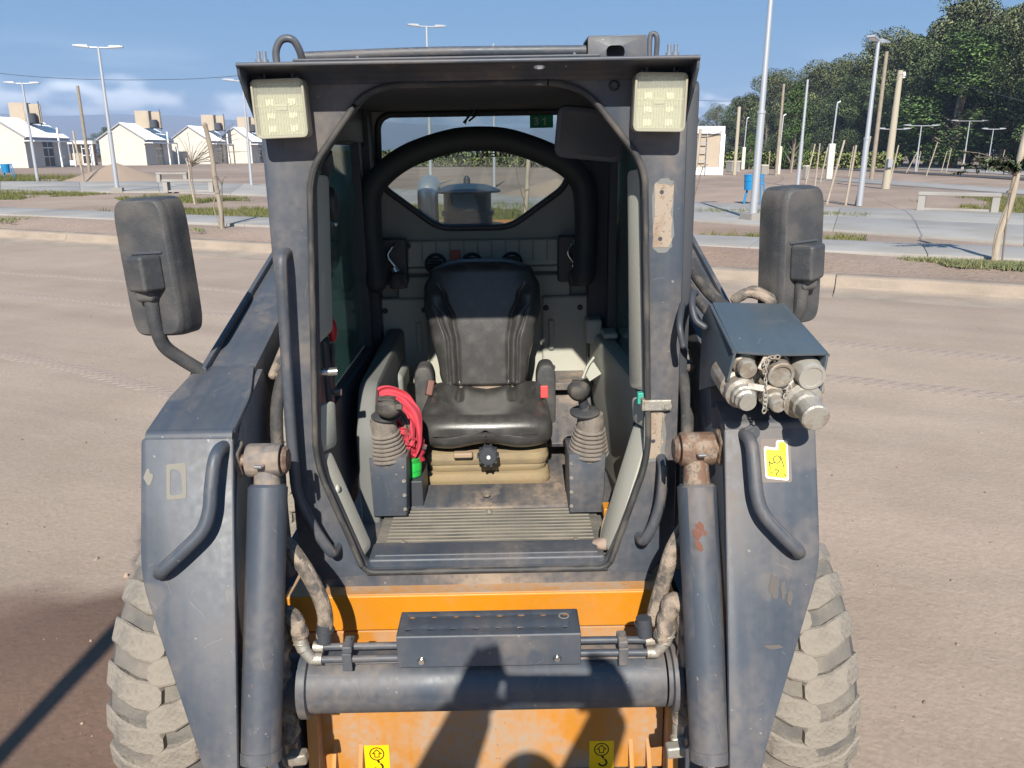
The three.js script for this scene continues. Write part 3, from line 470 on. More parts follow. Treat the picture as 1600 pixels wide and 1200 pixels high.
function poleThing(name, label, cat, x, z, h, r0, r1, mat, lean = [0, 0], extra, group) { const g = thing(name, label, cat, [x, GH, z], group); if (!group) g.userData.group = cat === 'stake' ? 'wooden stakes on the open ground' : 'utility poles'; mesh('shaft', rod([0, -.1, 0], [lean[0], h, lean[1]], r0, r1, 14), mat, g); if (extra) extra(g); return g; }
poleThing('utility_pole', 'plain grey wooden pole between the first and second house', 'pole', -34.7, -68, 6.6, .15, .11, M.woodGrey);
poleThing('utility_pole', 'tall brown wooden pole left of the pale concrete pole on the right', 'pole', 20.9, -48, 6.9, .13, .10, M.woodGrey);
poleThing('utility_pole', 'pale concrete pole with white insulators at its top on the right', 'pole', 16.3, -35.9, 4.8, .17, .11, M.polePale, [0, 0], g => { for (const [y, a] of [[4.7, 0], [4.55, 0], [4.62, 2]]) mesh('insulator', Cy(.05, .06, .09, .17, y, .02 * a), M.white, g); mesh('cable_box', B(.2, .35, .16, -.05, 1.05, .2), M.fascia, g); });
poleThing('utility_pole', 'tall thin wooden pole rising from the vineyard left of the meter pillar', 'pole', 18.2, -57, 5.9, .11, .08, M.woodGrey);
poleThing('utility_pole', 'pale pole beside the beige building right of the cab', 'pole', 15.6, -58, 4.5, .12, .11, M.polePale);
const pillar = (label, x, z, h, w, top) => { const g = thing('meter_pillar', label, 'pillar', [x, GH, z]); mesh('pillar', B(w, h, w * .8, 0, h / 2, 0, 0, 0, 0, .06), M.pillar, g); if (top) mesh('riser_pipe', [rod([0, h, 0], [.05, h + top, 0], .045), rod([.05, h + top, 0], [.22, h + top + .1, 0], .05)], M.galv, g); };
pillar('thick white meter pillar with a grey riser pipe behind the right mirror', 18.4, -48, 1.98, .36, 2.2);
pillar('white meter pillar with a riser pipe in front of the vineyard, left of the green cone tree', 18.5, -57.6, 1.9, .30, 2.0);
pillar('farthest white meter pillar with a short pipe near the beige building', 20.6, -74, 1.95, .3, 2.4);
{ const bx = (label, x, z, h, w) => { const g = thing('service_box', label, 'box', [x, GH, z]); mesh('box_body', B(w, h, w, 0, h / 2, 0, 0, .4, 0, .02), M.concrete, g); mesh('lid', B(w * 1.08, .07, w * 1.08, 0, h + .02, 0, 0, .4), M.pillar, g); };
  bx('short pale service box left of the middle meter pillar', 17.5, -57.8, .62, .5); bx('short white service box left of the thick meter pillar', 17.2, -48.4, .72, .28); bx('round topped concrete box beside the beige building', 17.6, -66, .8, .8); }
const stakeL = [
  ['thin wooden stake leaning right behind the right mirror', 14.6, -41, 1.9, .28], ['straight thin stake just right of the leaning stake behind the right mirror', 14.2, -38.6, 1.9, .03], ['slim leaning stake left of the thick meter pillar', 16, -42.8, 1.75, .2],
  ['leaning stake right of the thick meter pillar', 9.6, -25, 1.85, .34], ['straight stake right of the meter pillar, knotted low', 9.9, -24.3, 1.7, .12], ['far thin stake between two lamp posts on the right', 22.2, -54.5, 1.9, .12],
  ['stake with a wilted seedling left of the tall double lamp post', 10.2, -24.3, 1.95, .2], ['leaning stake at the foot of the pale concrete pole', 19.2, -41.9, 1.85, .2], ['leaning stake right of the small T shaped lamp post', 27.3, -54.5, 2.1, .45],
  ['short leaning stake near the small T lamp post', 29.5, -62, 1.6, .7], ['short stake beside the small T lamp post', 31.3, -64, 1.6, .1], ['thin leaning stake left of the largest T lamp post', 34.9, -67.3, 1.6, .25], ['straight stake left of the largest T lamp post', 33.1, -63.1, 1.75, .15],
  ['stake standing beside the largest T lamp post', 37.4, -69, 1.6, .2], ['far stake above the far blue bin', 40.6, -69, 1.7, .2], ['thin pale stake in front of the vineyard near the beige building', 19.2, -62, 1.6, 0], ['thin pole stake at the right side of the wide path', 20.9, -62, 1.4, .1]];
for (const [l, x, z, h, ln] of stakeL) poleThing('wooden_stake', l, 'stake', x, z, h, .036, .028, M.wood, [ln, 0]);
function sapling(label, x, z, h, lean, o = {}) {
  const g = thing('staked_sapling', label, 'sapling', [x, o.y ?? GH, z]); const R = rng(o.seed ?? 900);
  const pts = []; for (let i = 0; i <= 6; i++) pts.push([lean * i / 6 + (R() - .5) * .05, h * i / 6 - .05 * !i, (R() - .5) * .05]);
  mesh('stake', tube(pts, o.r ?? .035, 28, 8), o.mat ?? M.wood, g);
  if (o.tie) mesh('tie', [Cy((o.r ?? .035) * 1.25, (o.r ?? .035) * 1.25, .03, lean * o.tie, h * o.tie, 0), tube([[lean * .1 - .05, 0, .02], [lean * .3 - .1, h * .2, .03], [lean * o.tie, h * o.tie, .03]], .012, 20, 6)], M.woodGrey, g);
  const tw = []; const n = o.twigs ?? 16, bx = lean * (o.at ?? .6) + (o.dx ?? .15), by = h * (o.at ?? .6), leaf = [];
  mesh('stem', tube([[o.dx ? .1 : 0, 0, .05], [bx * .6, by * .6, .05], [bx, by, .05]], .012, 20, 6), M.bark, g);
  for (let i = 0; i < n; i++) { const a = R() * 6.283, l = (o.spread ?? .5) * (.5 + R()); const e = [bx + Math.cos(a) * l + (o.sway ?? 0) * l, by + (o.up ?? .25) * R() * l * 2 - .1 * l, Math.sin(a) * l * .7]; tw.push(tube([[bx, by - .1 * R(), .05], [lerp(bx, e[0], .5), lerp(by, e[1], .5) + .12 * l, e[2] * .5], e], .006, 10, 5, false)); for (let k = 0; k < (o.leaves ?? 0); k++) { const t = .3 + .7 * R(); leaf.push([lerp(bx, e[0], t), lerp(by, e[1], t) + .1 * l * (1 - t), lerp(.05, e[2], t)]); } }
  mesh('twigs', tw, M.bark, g);
  if (leaf.length) { const m = new THREE.Mesh(leafCloud(R, leaf.length, (() => { let i = 0; return () => { const q = leaf[i++]; return [...q, .8 + .5 * R(), 0, 1, .3]; }; })(), o.ls ?? .045, [.085, .115, .055]), M.leaf); m.name = 'leaves'; m.castShadow = true; g.add(m); }
  return g;
}
sapling('grey wooden stake with a forked trunk, close left of the cab', -6.0, -16.9, 2.03, -.18, { seed: 901, r: .05, mat: M.woodGrey, twigs: 5, leaves: 0, spread: .3, tie: .35, at: .45 });
sapling('thin stake with a bare wind bent sapling left of the cab', -9.7, -25, 1.3, -.1, { seed: 902, r: .03, twigs: 46, spread: .8, at: .9, sway: .55, up: .6, dx: .15 });
sapling('thin wooden stake with a loose seedling by the sand pile', -22.2, -42.8, 2.5, -.2, { seed: 903, r: .05, twigs: 2, spread: .2 });
sapling('light wooden post with a wind swept sapling at the right edge of the picture', 6.95, -11.6, 2.1, .21, { seed: 904, r: .048, tie: .46, twigs: 34, leaves: 46, spread: .42, at: .60, sway: -.55, up: .30, dx: -.02, ls: .035 });
sapling('thin leaning stake with a seedling right beside the cab post', 4.0, -18.6, 1.98, .2, { seed: 905, r: .035, twigs: 3, spread: .2 });
sapling('pale stake seen through the rear window right of the air cleaner cap', .3, -18.6, 1.75, .1, { seed: 906, r: .05, twigs: 16, spread: .3, at: .85, sway: -.8, dx: -.35, tie: .4 });
sapling('thin stake seen at the left end of the rear window', -4.3, -24, 1.3, .1, { seed: 907, r: .03, twigs: 2, spread: .2 });
sapling('young tree tied to a tall stake, standing beside the photographer', -1.74, .95, 3.05, .02, { seed: 908, y: 0, r: .034, twigs: 14, leaves: 5, spread: .30, at: .93, up: .7, dx: .03, ls: .05 });
// ------------------------------------------------------------------ bins, benches, piles, wires
function bin(label, x, z, s, side) {
  const g = thing('litter_bin', label, 'bin', [x, GH, z]); g.scale.setScalar(s);
  mesh('bin_body', [lathe([[0, .42], [.20, .42], [.225, .86], [.235, .87], [.235, .90], [.215, .90], [.21, .86], [.19, .46], [0, .46]]), Cy(.228, .228, .03, 0, .72, 0)], M.blue, g);
  mesh('stand', [rod([-.1, .46, 0], [-.18, 0, 0], .035), rod([side * .34, 0, .02], [side * .30, .92, 0], .022), rod([side * .5, 0, 0], [side * .36, .92, 0], .022), rod([side * .2, .62, 0], [side * .42, .62, 0], .02), rod([side * .2, .84, 0], [side * .40, .84, 0], .02)], M.blue, g);
}
bin('bright blue round litter bin on a stand right of the cab', 7.25, -25, .95, 1);
bin('blue litter bin with a ladder like stand by the left edge', -28, -45.8, .98, 1);
bin('small far blue litter bin in front of the dark trees at right', 43.2, -74.8, .75, 1);
function bench(label, x, z, w, rot) { const g = thing('concrete_bench', label, 'bench', [x, GH, z]); g.rotation.y = rot; for (const s of [-1, 1]) mesh('leg', B(.18, .42, .42, s * (w / 2 - .1), .21, 0, 0, 0, 0, .015), M.concrete, g); mesh('seat', B(w, .09, .46, 0, .455, 0, 0, 0, 0, .015), M.concrete, g); mesh('rail', B(w - .34, .06, .1, 0, .06, .1, 0, 0, 0, .01), M.concrete, g); }
bench('low concrete bench beside the wide path on the right', 11.65, -21.4, 1.9, -.5);
bench('low concrete bench in front of the third house, left of the cab', -12.5, -31.9, 1.9, .1);
bench('small far concrete bench behind the wide path on the left', -17.6, -42.8, 1.5, .2);
bench('concrete bench seen at the right end of the rear window', 2.6, -22.5, 1.4, -.3);
function pile(name, label, x, z, r, h, seed) { const pos = [], idx = [], n = 40, m = 14; for (let j = 0; j <= m; j++) for (let i = 0; i < n; i++) { const a = i / n * 6.283, t = j / m, rr = r * (1 - t) * (1 + .2 * (wn(Math.cos(a) * 2 + seed, Math.sin(a) * 2, 1, seed) - .5)), fold = .06 * Math.abs(Math.sin(a * 3)); pos.push(Math.cos(a) * rr, h * (Math.pow(t, 1.05) - fold * t * (1 - t) * 2) - .03, Math.sin(a) * rr * .8); } for (let j = 0; j < m; j++) for (let i = 0; i < n; i++) { const a = j * n + i, b = j * n + (i + 1) % n; idx.push(a, a + n, b, b, a + n, b + n); } const g = new THREE.BufferGeometry(); g.setAttribute('position', new THREE.Float32BufferAttribute(pos, 3)); g.setIndex(idx); g.computeVertexNormals(); const o = mesh(numbered(name), g, M.sandpile, scene); o.position.set(x, GH, z); tag(o, label, 'pile'); }
pile('sand_pile', 'low brown sand pile in front of the second house', -21.6, -45.2, 3.0, 1.0, 7);
pile('sand_pile', 'flat grey brown gravel pile seen through the rear window', 1.6, -30, 2.4, .62, 9);
function wire(label, pts, q = {}) { const o = mesh(numbered("overhead_wire"), tube(pts, q.r ?? .02, 60, 6, false), M.wire, scene); tag(o, label, 'wire'); }
wire('dark overhead wire sagging across the sky left of the cab', [[-58, 10.3, -80], [-45, 8.55, -78], [-33, 8.0, -76], [-22, 8.35, -74], [-8, 10.2, -72]]);
wire('dark overhead wire dipping from the cab into the trees on the right', [[5, 8.2, -80], [18, 6.5, -80], [30, 7.4, -84], [44, 11, -92]]);
wire('thin wire running from the pale concrete pole to the right edge post', [[16.3, 4.95, -35.9], [13, 3.9, -26], [10.2, 3.0, -18], [7.2, 2.42, -11.6]], { r: .007 });
wire('thin wire hanging between the slim poles in front of the trees', [[12.9, 3.3, -37.2], [16, 2.6, -46], [19.5, 2.7, -56], [27, 3.4, -66]], { r: .012 });
// ================================================================== THE LOADER
const L = thing('skid_steer_loader', 'dark grey and orange skid steer loader with an open cab, facing the camera', 'loader', [-.055, 0, -1.9]);
L.rotation.set(0, .5 * Math.PI / 180, .95 * Math.PI / 180, 'YXZ');
const part = (name, geos, mat, parent = L, uv = true) => mesh(name, geos, mat, parent, uv);
const mx = g => { g = fin(g); g.scale(-1, 1, 1); const p = g.attributes.position, n = g.attributes.normal; for (let i = 0; i < p.count; i += 3) for (const a of [p, n]) { const x = a.getX(i + 1), y = a.getY(i + 1), z = a.getZ(i + 1); a.setXYZ(i + 1, a.getX(i + 2), a.getY(i + 2), a.getZ(i + 2)); a.setXYZ(i + 2, x, y, z); } return g; };
const hexBolt = (r, h, x, y, z, rx = Math.PI / 2) => merge([Cy(r, r, h, x, y, z, rx, 0, 0, 6), Cy(r * 1.5, r * 1.5, h * .3, x, y, z - (rx ? h * .4 : 0), rx, 0, 0, 20)]);
// ---- cab frame: front face with eight sided doorway
const doorPts = [[.318, .738, .03], [.414, 1.05, .07], [.384, 1.765, .05], [.256, 1.922, .035], [.19, 1.947, .06], [-.185, 1.947, .06], [-.247, 1.925, .035], [-.374, 1.765, .05], [-.420, 1.05, .07], [-.318, .738, .03]];
{
  const s = rpath([[.484, 1.96], [.492, 1.3], [.496, .80, .05], [.425, .692, .03], [-.425, .692, .03], [-.496, .80, .05], [-.49, 1.3], [-.484, 1.96]], .012);
  s.holes.push(rpath(doorPts, .05, THREE.Path));
  const frame = part('cab_frame', [ext(s, .06, .012, 0, 10)], M.grey);
  part('frame_lower_edge', prism([[-.424, .6935, .0012], [.424, .6935, .0012], [.45, .716, .0012], [.33, .730, .0012], [-.33, .729, .0012], [-.45, .716, .0012]], [0, 0, 1], .0012, 0), M.greyDusty, frame);
  // door seal: a fat rubber bead round the doorway
  const sp = rpath(doorPts.map(([x, y, r]) => [x * 1.012, y, r]), .05).getPoints(10), curve = []; for (const p of sp) if (!curve.length || Math.hypot(p.x - curve[curve.length - 1][0], p.y - curve[curve.length - 1][1]) > .004) curve.push([p.x, p.y, .004]);
  part('door_seal', tube(curve.slice(0, -1), .0078, 520, 10, false, true, .3), M.seal);
  part('sill', [B(.635, .035, .10, 0, .742, -.075, 0, 0, 0, .008), B(.60, .014, .06, 0, .763, -.06)], M.grey);
  // outer side walls with window openings
  for (const sx of [-1, 1]) {
    const w = rpath([[-.03, .80], [-.03, 1.95], [-1.22, 1.95], [-1.22, .80]], .03); w.holes.push(rpath([[-.16, 1.12], [-.16, 1.84], [-1.08, 1.84], [-1.08, 1.12]], .08, THREE.Path));
    const g = ext(w, .03, .004, 0); T(g, 0, 0, 0, 0, -Math.PI / 2, 0); T(g, sx * .47 + .015, 0, 0);
    // shape x runs along z after the turn
    const p = part('side_wall', g, M.black);
    const q = rpath([[-.17, 1.13], [-.17, 1.83], [-1.07, 1.83], [-1.07, 1.13]], .08), gg = ext(q, .006, 0, 0); T(gg, 0, 0, 0, 0, -Math.PI / 2, 0); T(gg, sx * .463, 0, 0); part('side_window', gg, M.glassTint, p);
    part('window_frame', [tube([[sx * .452, 1.12, -.20], [sx * .452, 1.12, -1.05]], .010), tube([[sx * .452, 1.84, -.20], [sx * .452, 1.84, -1.05]], .010), B(.03, .76, .05, sx * .445, 1.48, -.98)], M.black, p);
  }
}
// ---- roof with visor
{
  const v = rpath([[-.488, -.015, .005], [.480, -.015, .005], [.480, -1.24], [-.488, -1.24]], .04);
  const g = ext(v, .014, .003, 0, 12); T(g, 0, 1.992, 0, -Math.PI / 2, 0, 0); g.scale(1, 1, -1); 
  const rg = (() => { const q = fin(g), p = q.attributes.position, n = q.attributes.normal; for (let i = 0; i < p.count; i += 3) for (const a of [p, n]) { const x = a.getX(i + 1), y = a.getY(i + 1), z = a.getZ(i + 1); a.setXYZ(i + 1, a.getX(i + 2), a.getY(i + 2), a.getZ(i + 2)); a.setXYZ(i + 2, x, y, z); } return q; })();
  const roof = part('roof', rg, M.grey);
  // visor: one sheet coved down to the front plate, with drilled holes
  const cv = [[.114, 1.981], [.080, 1.9785], [.038, 1.969], [.014, 1.9585], [.004, 1.950]], circ = (x, r) => { const h = Array.from({ length: 14 }, (_, i) => { const a = i / 14 * 6.2832, t = .5 + Math.sin(a) * r / .044; return [x + Math.cos(a) * r, lerp(cv[1][1], cv[2][1], t), lerp(cv[1][0], cv[2][0], t)]; }); h.r = r * .3; return h; };
  for (let i = 0; i < 4; i++) part('visor', prism([[-.487, cv[i][1], cv[i][0]], [.479, cv[i][1], cv[i][0]], [.479, cv[i + 1][1], cv[i + 1][0]], [-.487, cv[i + 1][1], cv[i + 1][0]]], [0, -1, .6], .006, 0, i === 1 ? [circ(.146, .0135), circ(.090, .0045), circ(.204, .0045), circ(.126, .0026), circ(.168, .0026)] : []), M.grey, roof);
  part('visor_lip', rod([-.487, 1.983, .113], [.479, 1.983, .113], .0045), M.grey, roof);
  const gus = sx => prism([[-.004 + sx * .484, 1.984, .112], [-.004 + sx * .484, 1.962, .108], [-.004 + sx * .484, 1.925, .075], [-.004 + sx * .484, 1.86, .002], [-.004 + sx * .484, 1.984, .002]], [sx, 0, 0], .006, .001);
  part('visor_end', gus(-1), M.grey, roof); part('visor_end', gus(1), M.grey, roof);
  part('roof_rail', [tube([[-.395, 2.022, -.12], [-.1, 2.028, -.12], [.27, 2.026, -.12]], .0115, 30, 12), tube([[-.395, 2.022, -.9], [.27, 2.026, -.9]], .0115, 20, 12), B(.70, .006, .016, -.06, 2.008, -.06)], M.grey, roof);
  for (let k = 0; k < 11; k++) part('guard_bar', rod([-.34 + k * .058, 2.01, -.13], [-.34 + k * .058, 2.01, -.9], .005), M.grey, roof);
  part('lifting_eye', tube([[-.447, 1.99, -.06], [-.447, 2.028, -.06], [-.432, 2.052, -.06], [-.408, 2.052, -.06], [-.396, 2.03, -.07], [-.394, 1.995, -.09]], .0085, 40, 12), M.grey, roof);
  const br = rpath([[.262, 1.992], [.262, 2.048], [.396, 2.051], [.396, 1.992]], .006); const hp = new THREE.Path(); hp.moveTo(.302, 1.992); hp.absarc(.325, 2.018, .022, Math.PI, 0, true); hp.lineTo(.347, 1.992); 
  const hol = rpath([[.303, 1.998], [.303, 2.03], [.347, 2.03], [.347, 1.998]], .02, THREE.Path); br.holes.push(hol);
  part('roof_bracket', [ext(br, .006, .001, -.06), B(.134, .006, .12, .329, 2.047, -.12), ext(rpath([[.262, 1.992], [.262, 2.048], [.396, 2.051], [.396, 1.992]], .006), .006, .001, -.18), tube([[.403, 1.99, -.06], [.403, 2.045, -.06], [.412, 2.052, -.06], [.419, 2.04, -.06], [.419, 1.99, -.07]], .006, 24, 10)], M.grey, roof);
  for (const [x, z] of [[-.465, .02], [-.452, .02], [.432, .02], [.446, .02], [-.27, -.1], [.235, -.1]]) part('roof_bolt', merge([Cy(.0045, .0045, .030, x, 2.004, z, 0, 0, 0, 8), Cy(.008, .008, .008, x, 1.999, z, 0, 0, 0, 6)]), M.steel, roof);
  part('camera_socket', [T(lathe([[0, -.02], [.010, -.02], [.012, 0], [.009, .004], [.007, -.01], [0, -.01]], 20), .315, 1.938, .004, Math.PI / 2, 0, 0)], M.black, roof);
}
// ---- work lights
for (const [cx, cy, tilt] of [[-.418, 1.898, .03], [.408, 1.898, -.02]]) {
  const g = new THREE.Group(); g.name = 'work_light'; L.add(g); g.position.set(cx, cy, .062); g.rotation.z = tilt - .0166 + .01;
  const ring = rpath([[-.057, -.061], [.057, -.061], [.057, .061], [-.057, .061]], .014); ring.holes.push(rpath([[-.052, -.056], [.052, -.056], [.052, .056], [-.052, .056]], .011, THREE.Path));
  mesh('bezel', [ext(ring, .045, .0012, .006), B(.108, .116, .02, 0, 0, -.032, 0, 0, 0, .009)], plain(.30, .285, .22, .6), g);
  // lens: a moulded pane with raised ribs and square facets
  const lens = mesh('lens', P(.1045, .1125, .0012, 0, 0, .002), M.lens, g);
  mesh('lens_rib', B(.104, .0022, .002, 0, .006, .003, 0, 0, 0, .0009), M.lens, lens);
  const rf = mesh('reflector', P(.104, .112, .002, 0, 0, -.018), M.reflector, g);
  const fl = []; for (let k = -16; k <= 16; k++) fl.push(T(P(.0022, .108, .0012), k * .0030, 0, -.0155, 0, (k % 2 ? .45 : -.45), 0)); mesh('fluted_plate', fl, plain(.62, .62, .53, .42, { metalness: .25 }), rf);
  for (const i of [-1, 1]) for (const j of [-.042, -.014, .014, .042]) mesh('glint_strip', T(merge([-2, -1, 0, 1, 2].map(k => P(.0009, .013 + .005 * hash(k + 9, i + 3, j * 1000 | 0), .0008, k * .0034, .004 * hash(k + 4, i + 5, 7), 0))), i * .024, j, -.0132, -.28, 0, 0), M.dish, rf);
  mesh('lamp_socket', B(.026, .014, .004, 0, .004, -.014, 0, 0, 0, .002), plain(.42, .43, .38, .5), rf);
  mesh('bracket', [B(.062, .006, .05, 0, .082, -.03), B(.006, .036, .03, -.030, .072, -.03), B(.006, .036, .03, .030, .072, -.03), T(hexBolt(.007, .012, 0, 0, 0), -.036, .066, -.03, 0, Math.PI / 2, 0), T(hexBolt(.007, .012, 0, 0, 0), .036, .066, -.03, 0, Math.PI / 2, 0)], M.black, g);
}
// ---- cab interior
{
  const inn = (name, geos, mat, parent = L) => part(name, geos, mat, parent);
  // rear wall with eye shaped lower edge of the window
  const w = rpath([[-.455, .68], [.415, .68], [.415, 1.97], [-.455, 1.97]], .02); const winP = [[-.392, 1.938, .06], [-.398, 1.69, .05], [-.185, 1.528, .05], [.085, 1.528, .05], [.300, 1.678, .05], [.318, 1.938, .06]];
  w.holes.push(rpath(winP, .03, THREE.Path));
  const rear = inn('rear_wall', ext(w, .03, .003, -1.17), M.trimDark);
  inn('lower_panel', [B(.66, .60, .02, -.02, 1.05, -1.15, 0, 0, 0, .01), B(.80, .10, .03, -.02, 1.435, -1.145, -.25, 0, 0, .012), B(.80, .02, .035, -.02, 1.375, -1.14, 0, 0, 0, .006)], M.trim, rear);
  inn('side_panel', [B(.19, .34, .03, .295, 1.10, -1.135, 0, 0, 0, .012), B(.19, .34, .03, -.335, 1.10, -1.135, 0, 0, 0, .012), B(.022, .12, .018, .235, 1.12, -1.118, 0, 0, 0, .008), B(.022, .12, .018, -.275, 1.12, -1.118, 0, 0, 0, .008)], M.trim, rear);
  for (const [x, y] of [[.215, 1.225], [.345, 1.225], [.24, .99], [-.25, 1.225], [-.4, 1.225], [.27, 1.46], [-.3, 1.47]]) inn('panel_button', Sp(.011, x, y, -1.118, 1, 1, .5), M.blackMatte, rear);
  for (let k = 0; k < 12; k++) inn('panel_rib', B(.004, .075, .006, -.30 + k * .052, 1.445, -1.127, -.25), M.trimDark, rear);
  inn('window_gasket', tube(rpath(winP, .03).getPoints(6).slice(0, -1).map(p => [p.x, p.y, -1.165]), .012, 200, 8, false, true, .2), M.black, rear);
  const gl = inn('rear_window', ext(rpath(winP, .03), .005, 0, -1.185), M.glass, rear);
  { // lettering on the glass faces outwards, so it reads mirrored from inside
    const t = new TextGeometry('AMERICAN', { font, size: .024, depth: .0008, curveSegments: 4 }); t.computeBoundingBox(); const w0 = t.boundingBox.max.x; T(t, -w0 / 2, 0, 0, 0, 0, 0); t.scale(1.75 * .95, 1, 1); inn('lettering', T(t, -.012, 1.783, -1.191, 0, Math.PI, 0), plain(.03, .035, .05, .7), gl);
    inn('sticker', P(.085, .044, .001, .205, 1.905, -1.18), plain(.02, .42, .20, .6), gl);
    const n = new TextGeometry('3 1', { font, size: .026, depth: .0006, curveSegments: 3 }); inn('sticker_print', T(n, .176, 1.893, -1.179), M.white, gl);
    inn('wire_tail', [tube([[-.03, 1.95, -1.1], [-.05, 1.93, -1.1], [-.075, 1.905, -1.1]], .004, 14, 6), tube([[-.02, 1.95, -1.1], [-.03, 1.93, -1.1], [-.055, 1.91, -1.1]], .004, 14, 6), tube([[-.05, 1.95, -1.1], [-.06, 1.93, -1.1], [-.07, 1.9, -1.1]], .003, 14, 6)], M.black, gl);
  }
  // louvred air vents and label
  for (const x of [-.198, -.062, .088]) { const v = inn('air_vent', T(merge([lathe([[.034, 0], [.040, .004], [.042, .010], [.036, .014], [.032, .008], [.030, -.01], [0, -.012]], 30)]), x, 1.398, -1.118, Math.PI / 2 - .35, 0, 0), M.black, rear); }
  for (const x of [-.198, -.062, .088]) for (let k = -2; k <= 2; k++) inn('vent_blade', B(.058 - Math.abs(k) * .008, .003, .014, x, 1.398 + k * .0115, -1.11, .5), M.plastic, rear);
  inn('red_label', B(.036, .052, .004, -.124, 1.425, -1.118, -.25), plain(.52, .09, .05, .5), rear);
  for (const sx of [-1, 1]) { const x0 = sx < 0 ? -.352 : .308; const b = inn('latch_box', [B(.10, .17, .05, x0, 1.415, -1.10, 0, 0, 0, .008)], M.black, rear); inn('latch', [rod([x0 + .01, 1.475, -1.07], [x0 + .02, 1.475, -1.06], .011), tube([[x0, 1.47, -1.06], [x0 - .015, 1.44, -1.05], [x0 + .01, 1.40, -1.05]], .007, 20, 8), Cy(.014, .018, .03, x0 + .01, 1.385, -1.05, 0, 0, .4)], M.steel, b); inn('lever_knob', T(lathe([[0, -.03], [.032, -.03], [.036, .0], [.028, .02], [.012, .03], [0, .032]]), x0 + .02, 1.355, -1.04), M.rubber, b); }
  // restraint bar arched over the rear window
  inn('restraint_bar', tube([[-.405, 1.36, -.98], [-.412, 1.47, -1.0], [-.414, 1.59, -1.0], [-.394, 1.695, -1.0], [-.286, 1.784, -1.0], [-.135, 1.835, -1.0], [-.018, 1.846, -1.0], [.10, 1.832, -1.0], [.258, 1.770, -1.0], [.336, 1.695, -1.0], [.352, 1.59, -1.0], [.352, 1.47, -1.0], [.345, 1.37, -.98]], .041, 120, 20), plain(.030, .036, .038, .6));
  // pillars and ceiling
  inn('ceiling', B(.90, .03, 1.15, -.02, 1.962, -.62), M.blackMatte);
  for (const x of [-.445, .405]) inn('rear_pillar', B(.07, 1.1, .10, x, 1.40, -1.10), M.black);
  // jamb trims
  const jamb = (pts, name = 'jamb_trim') => inn(name, prism(pts, [pts[0][0] < 0 ? 1 : -1, 0, 0], .012, .003, [], .02), M.trim);
  jamb([[-.412, 1.34, -.02], [-.388, 1.76, -.02], [-.372, 1.75, -.17], [-.392, 1.355, -.17]]);
  jamb([[-.425, 1.062, -.02], [-.420, 1.19, -.02], [-.388, 1.18, -.11], [-.393, 1.055, -.11]]);
  jamb([[-.330, .765, -.02], [-.424, 1.055, -.02], [-.408, 1.045, -.10], [-.316, .765, -.10]]);
  jamb([[.410, 1.215, -.02], [.392, 1.76, -.02], [.366, 1.75, -.12], [.384, 1.20, -.12]]);
  jamb([[.418, 1.115, -.02], [.413, 1.185, -.02], [.388, 1.18, -.10], [.393, 1.11, -.10]]);
  jamb([[.330, .765, -.02], [.422, 1.105, -.02], [.400, 1.10, -.12], [.312, .765, -.12]]);
  for (const [x, y, z] of [[-.394, 1.635, -.05], [-.388, .955, -.05]]) inn('trim_plug', Sp(.012, x, y, z, .6, 1, 1), M.trim);
  // side consoles
  const side = (sx, mat) => { const pr = rpath([[sx < 0 ? -.34 : -.16, .70], [sx < 0 ? -.34 : -.20, 1.0, .05], [sx < 0 ? -.44 : -.38, 1.13, .05], [-1.14, 1.16, .05], [-1.14, .70]], .02), g = ext(pr, .06, .015, 0); T(g, 0, 0, 0, 0, -Math.PI / 2, 0); if (sx > 0) T(g, 0, 0, .30, 0, 0, 0), T(g, 0, 0, 0, 0, .10, 0), T(g, 0, 0, -.30, 0, 0, 0), T(g, .452, 0, 0); else T(g, -.392, 0, 0); return inn('side_console', g, mat); };
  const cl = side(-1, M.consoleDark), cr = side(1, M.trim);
  inn('console_box', [B(.10, .10, .22, -.36, 1.0, -.95, 0, 0, 0, .03)], M.trimDark, cl); 
  inn('console_cap', [B(.06, .09, .10, .385, 1.16, -1.02, 0, 0, 0, .012), B(.05, .02, .10, .43, 1.17, -.9, 0, 0, 0, .008)], M.trim, cr); inn('console_switch', [B(.05, .004, .07, .365, 1.04, -.86, .4, .3, .5), tube([[.33, 1.03, -.82], [.35, 1.06, -.86], [.375, 1.08, -.9]], .005, 14, 6)], M.trim, cr);
  inn('door_strut', [tube([[.425, 1.06, -.22], [.43, .97, -.20], [.415, .90, -.19], [.405, .86, -.20]], .012, 24, 10), T(new THREE.TorusGeometry(.02, .008, 10, 24), .408, .90, -.19, 0, 1.2, 0), Sp(.016, .405, .865, -.195)], M.plastic);
  // window latch with red knob on the left
  const lt = inn('window_latch', [B(.03, .20, .05, -.438, 1.22, -.24, 0, 0, 0, .01), rod([-.43, 1.15, -.27], [-.415, 1.30, -.25], .006)], M.black); inn('latch_pin', rod([-.435, 1.262, -.09], [-.375, 1.262, -.10], .0115), M.steel, lt); inn('latch_bolt', Cy(.010, .010, .02, -.41, 1.165, -.24, 0, 0, 1.5), M.steel, lt); inn('red_knob', Sp(.018, -.412, 1.34, -.245, .7, 1.9, .8), M.redGloss, lt);
  inn('wall_catch', B(.02, .055, .09, -.428, 1.775, -.42, .3), M.black); inn('wall_catch', tube([[-.425, 1.70, -.42], [-.42, 1.68, -.40], [-.42, 1.645, -.41], [-.425, 1.63, -.44], [-.425, 1.66, -.46], [-.425, 1.69, -.44]], .014, 30, 10), M.black); inn('catch_ring', Sp(.008, -.42, 1.61, -.43), M.steel);
  // floor
  inn('floor', [B(.84, .03, .36, -.0, .70, -.27), P(.86, .04, .80, -.02, .675, -.78)], M.greyDusty);
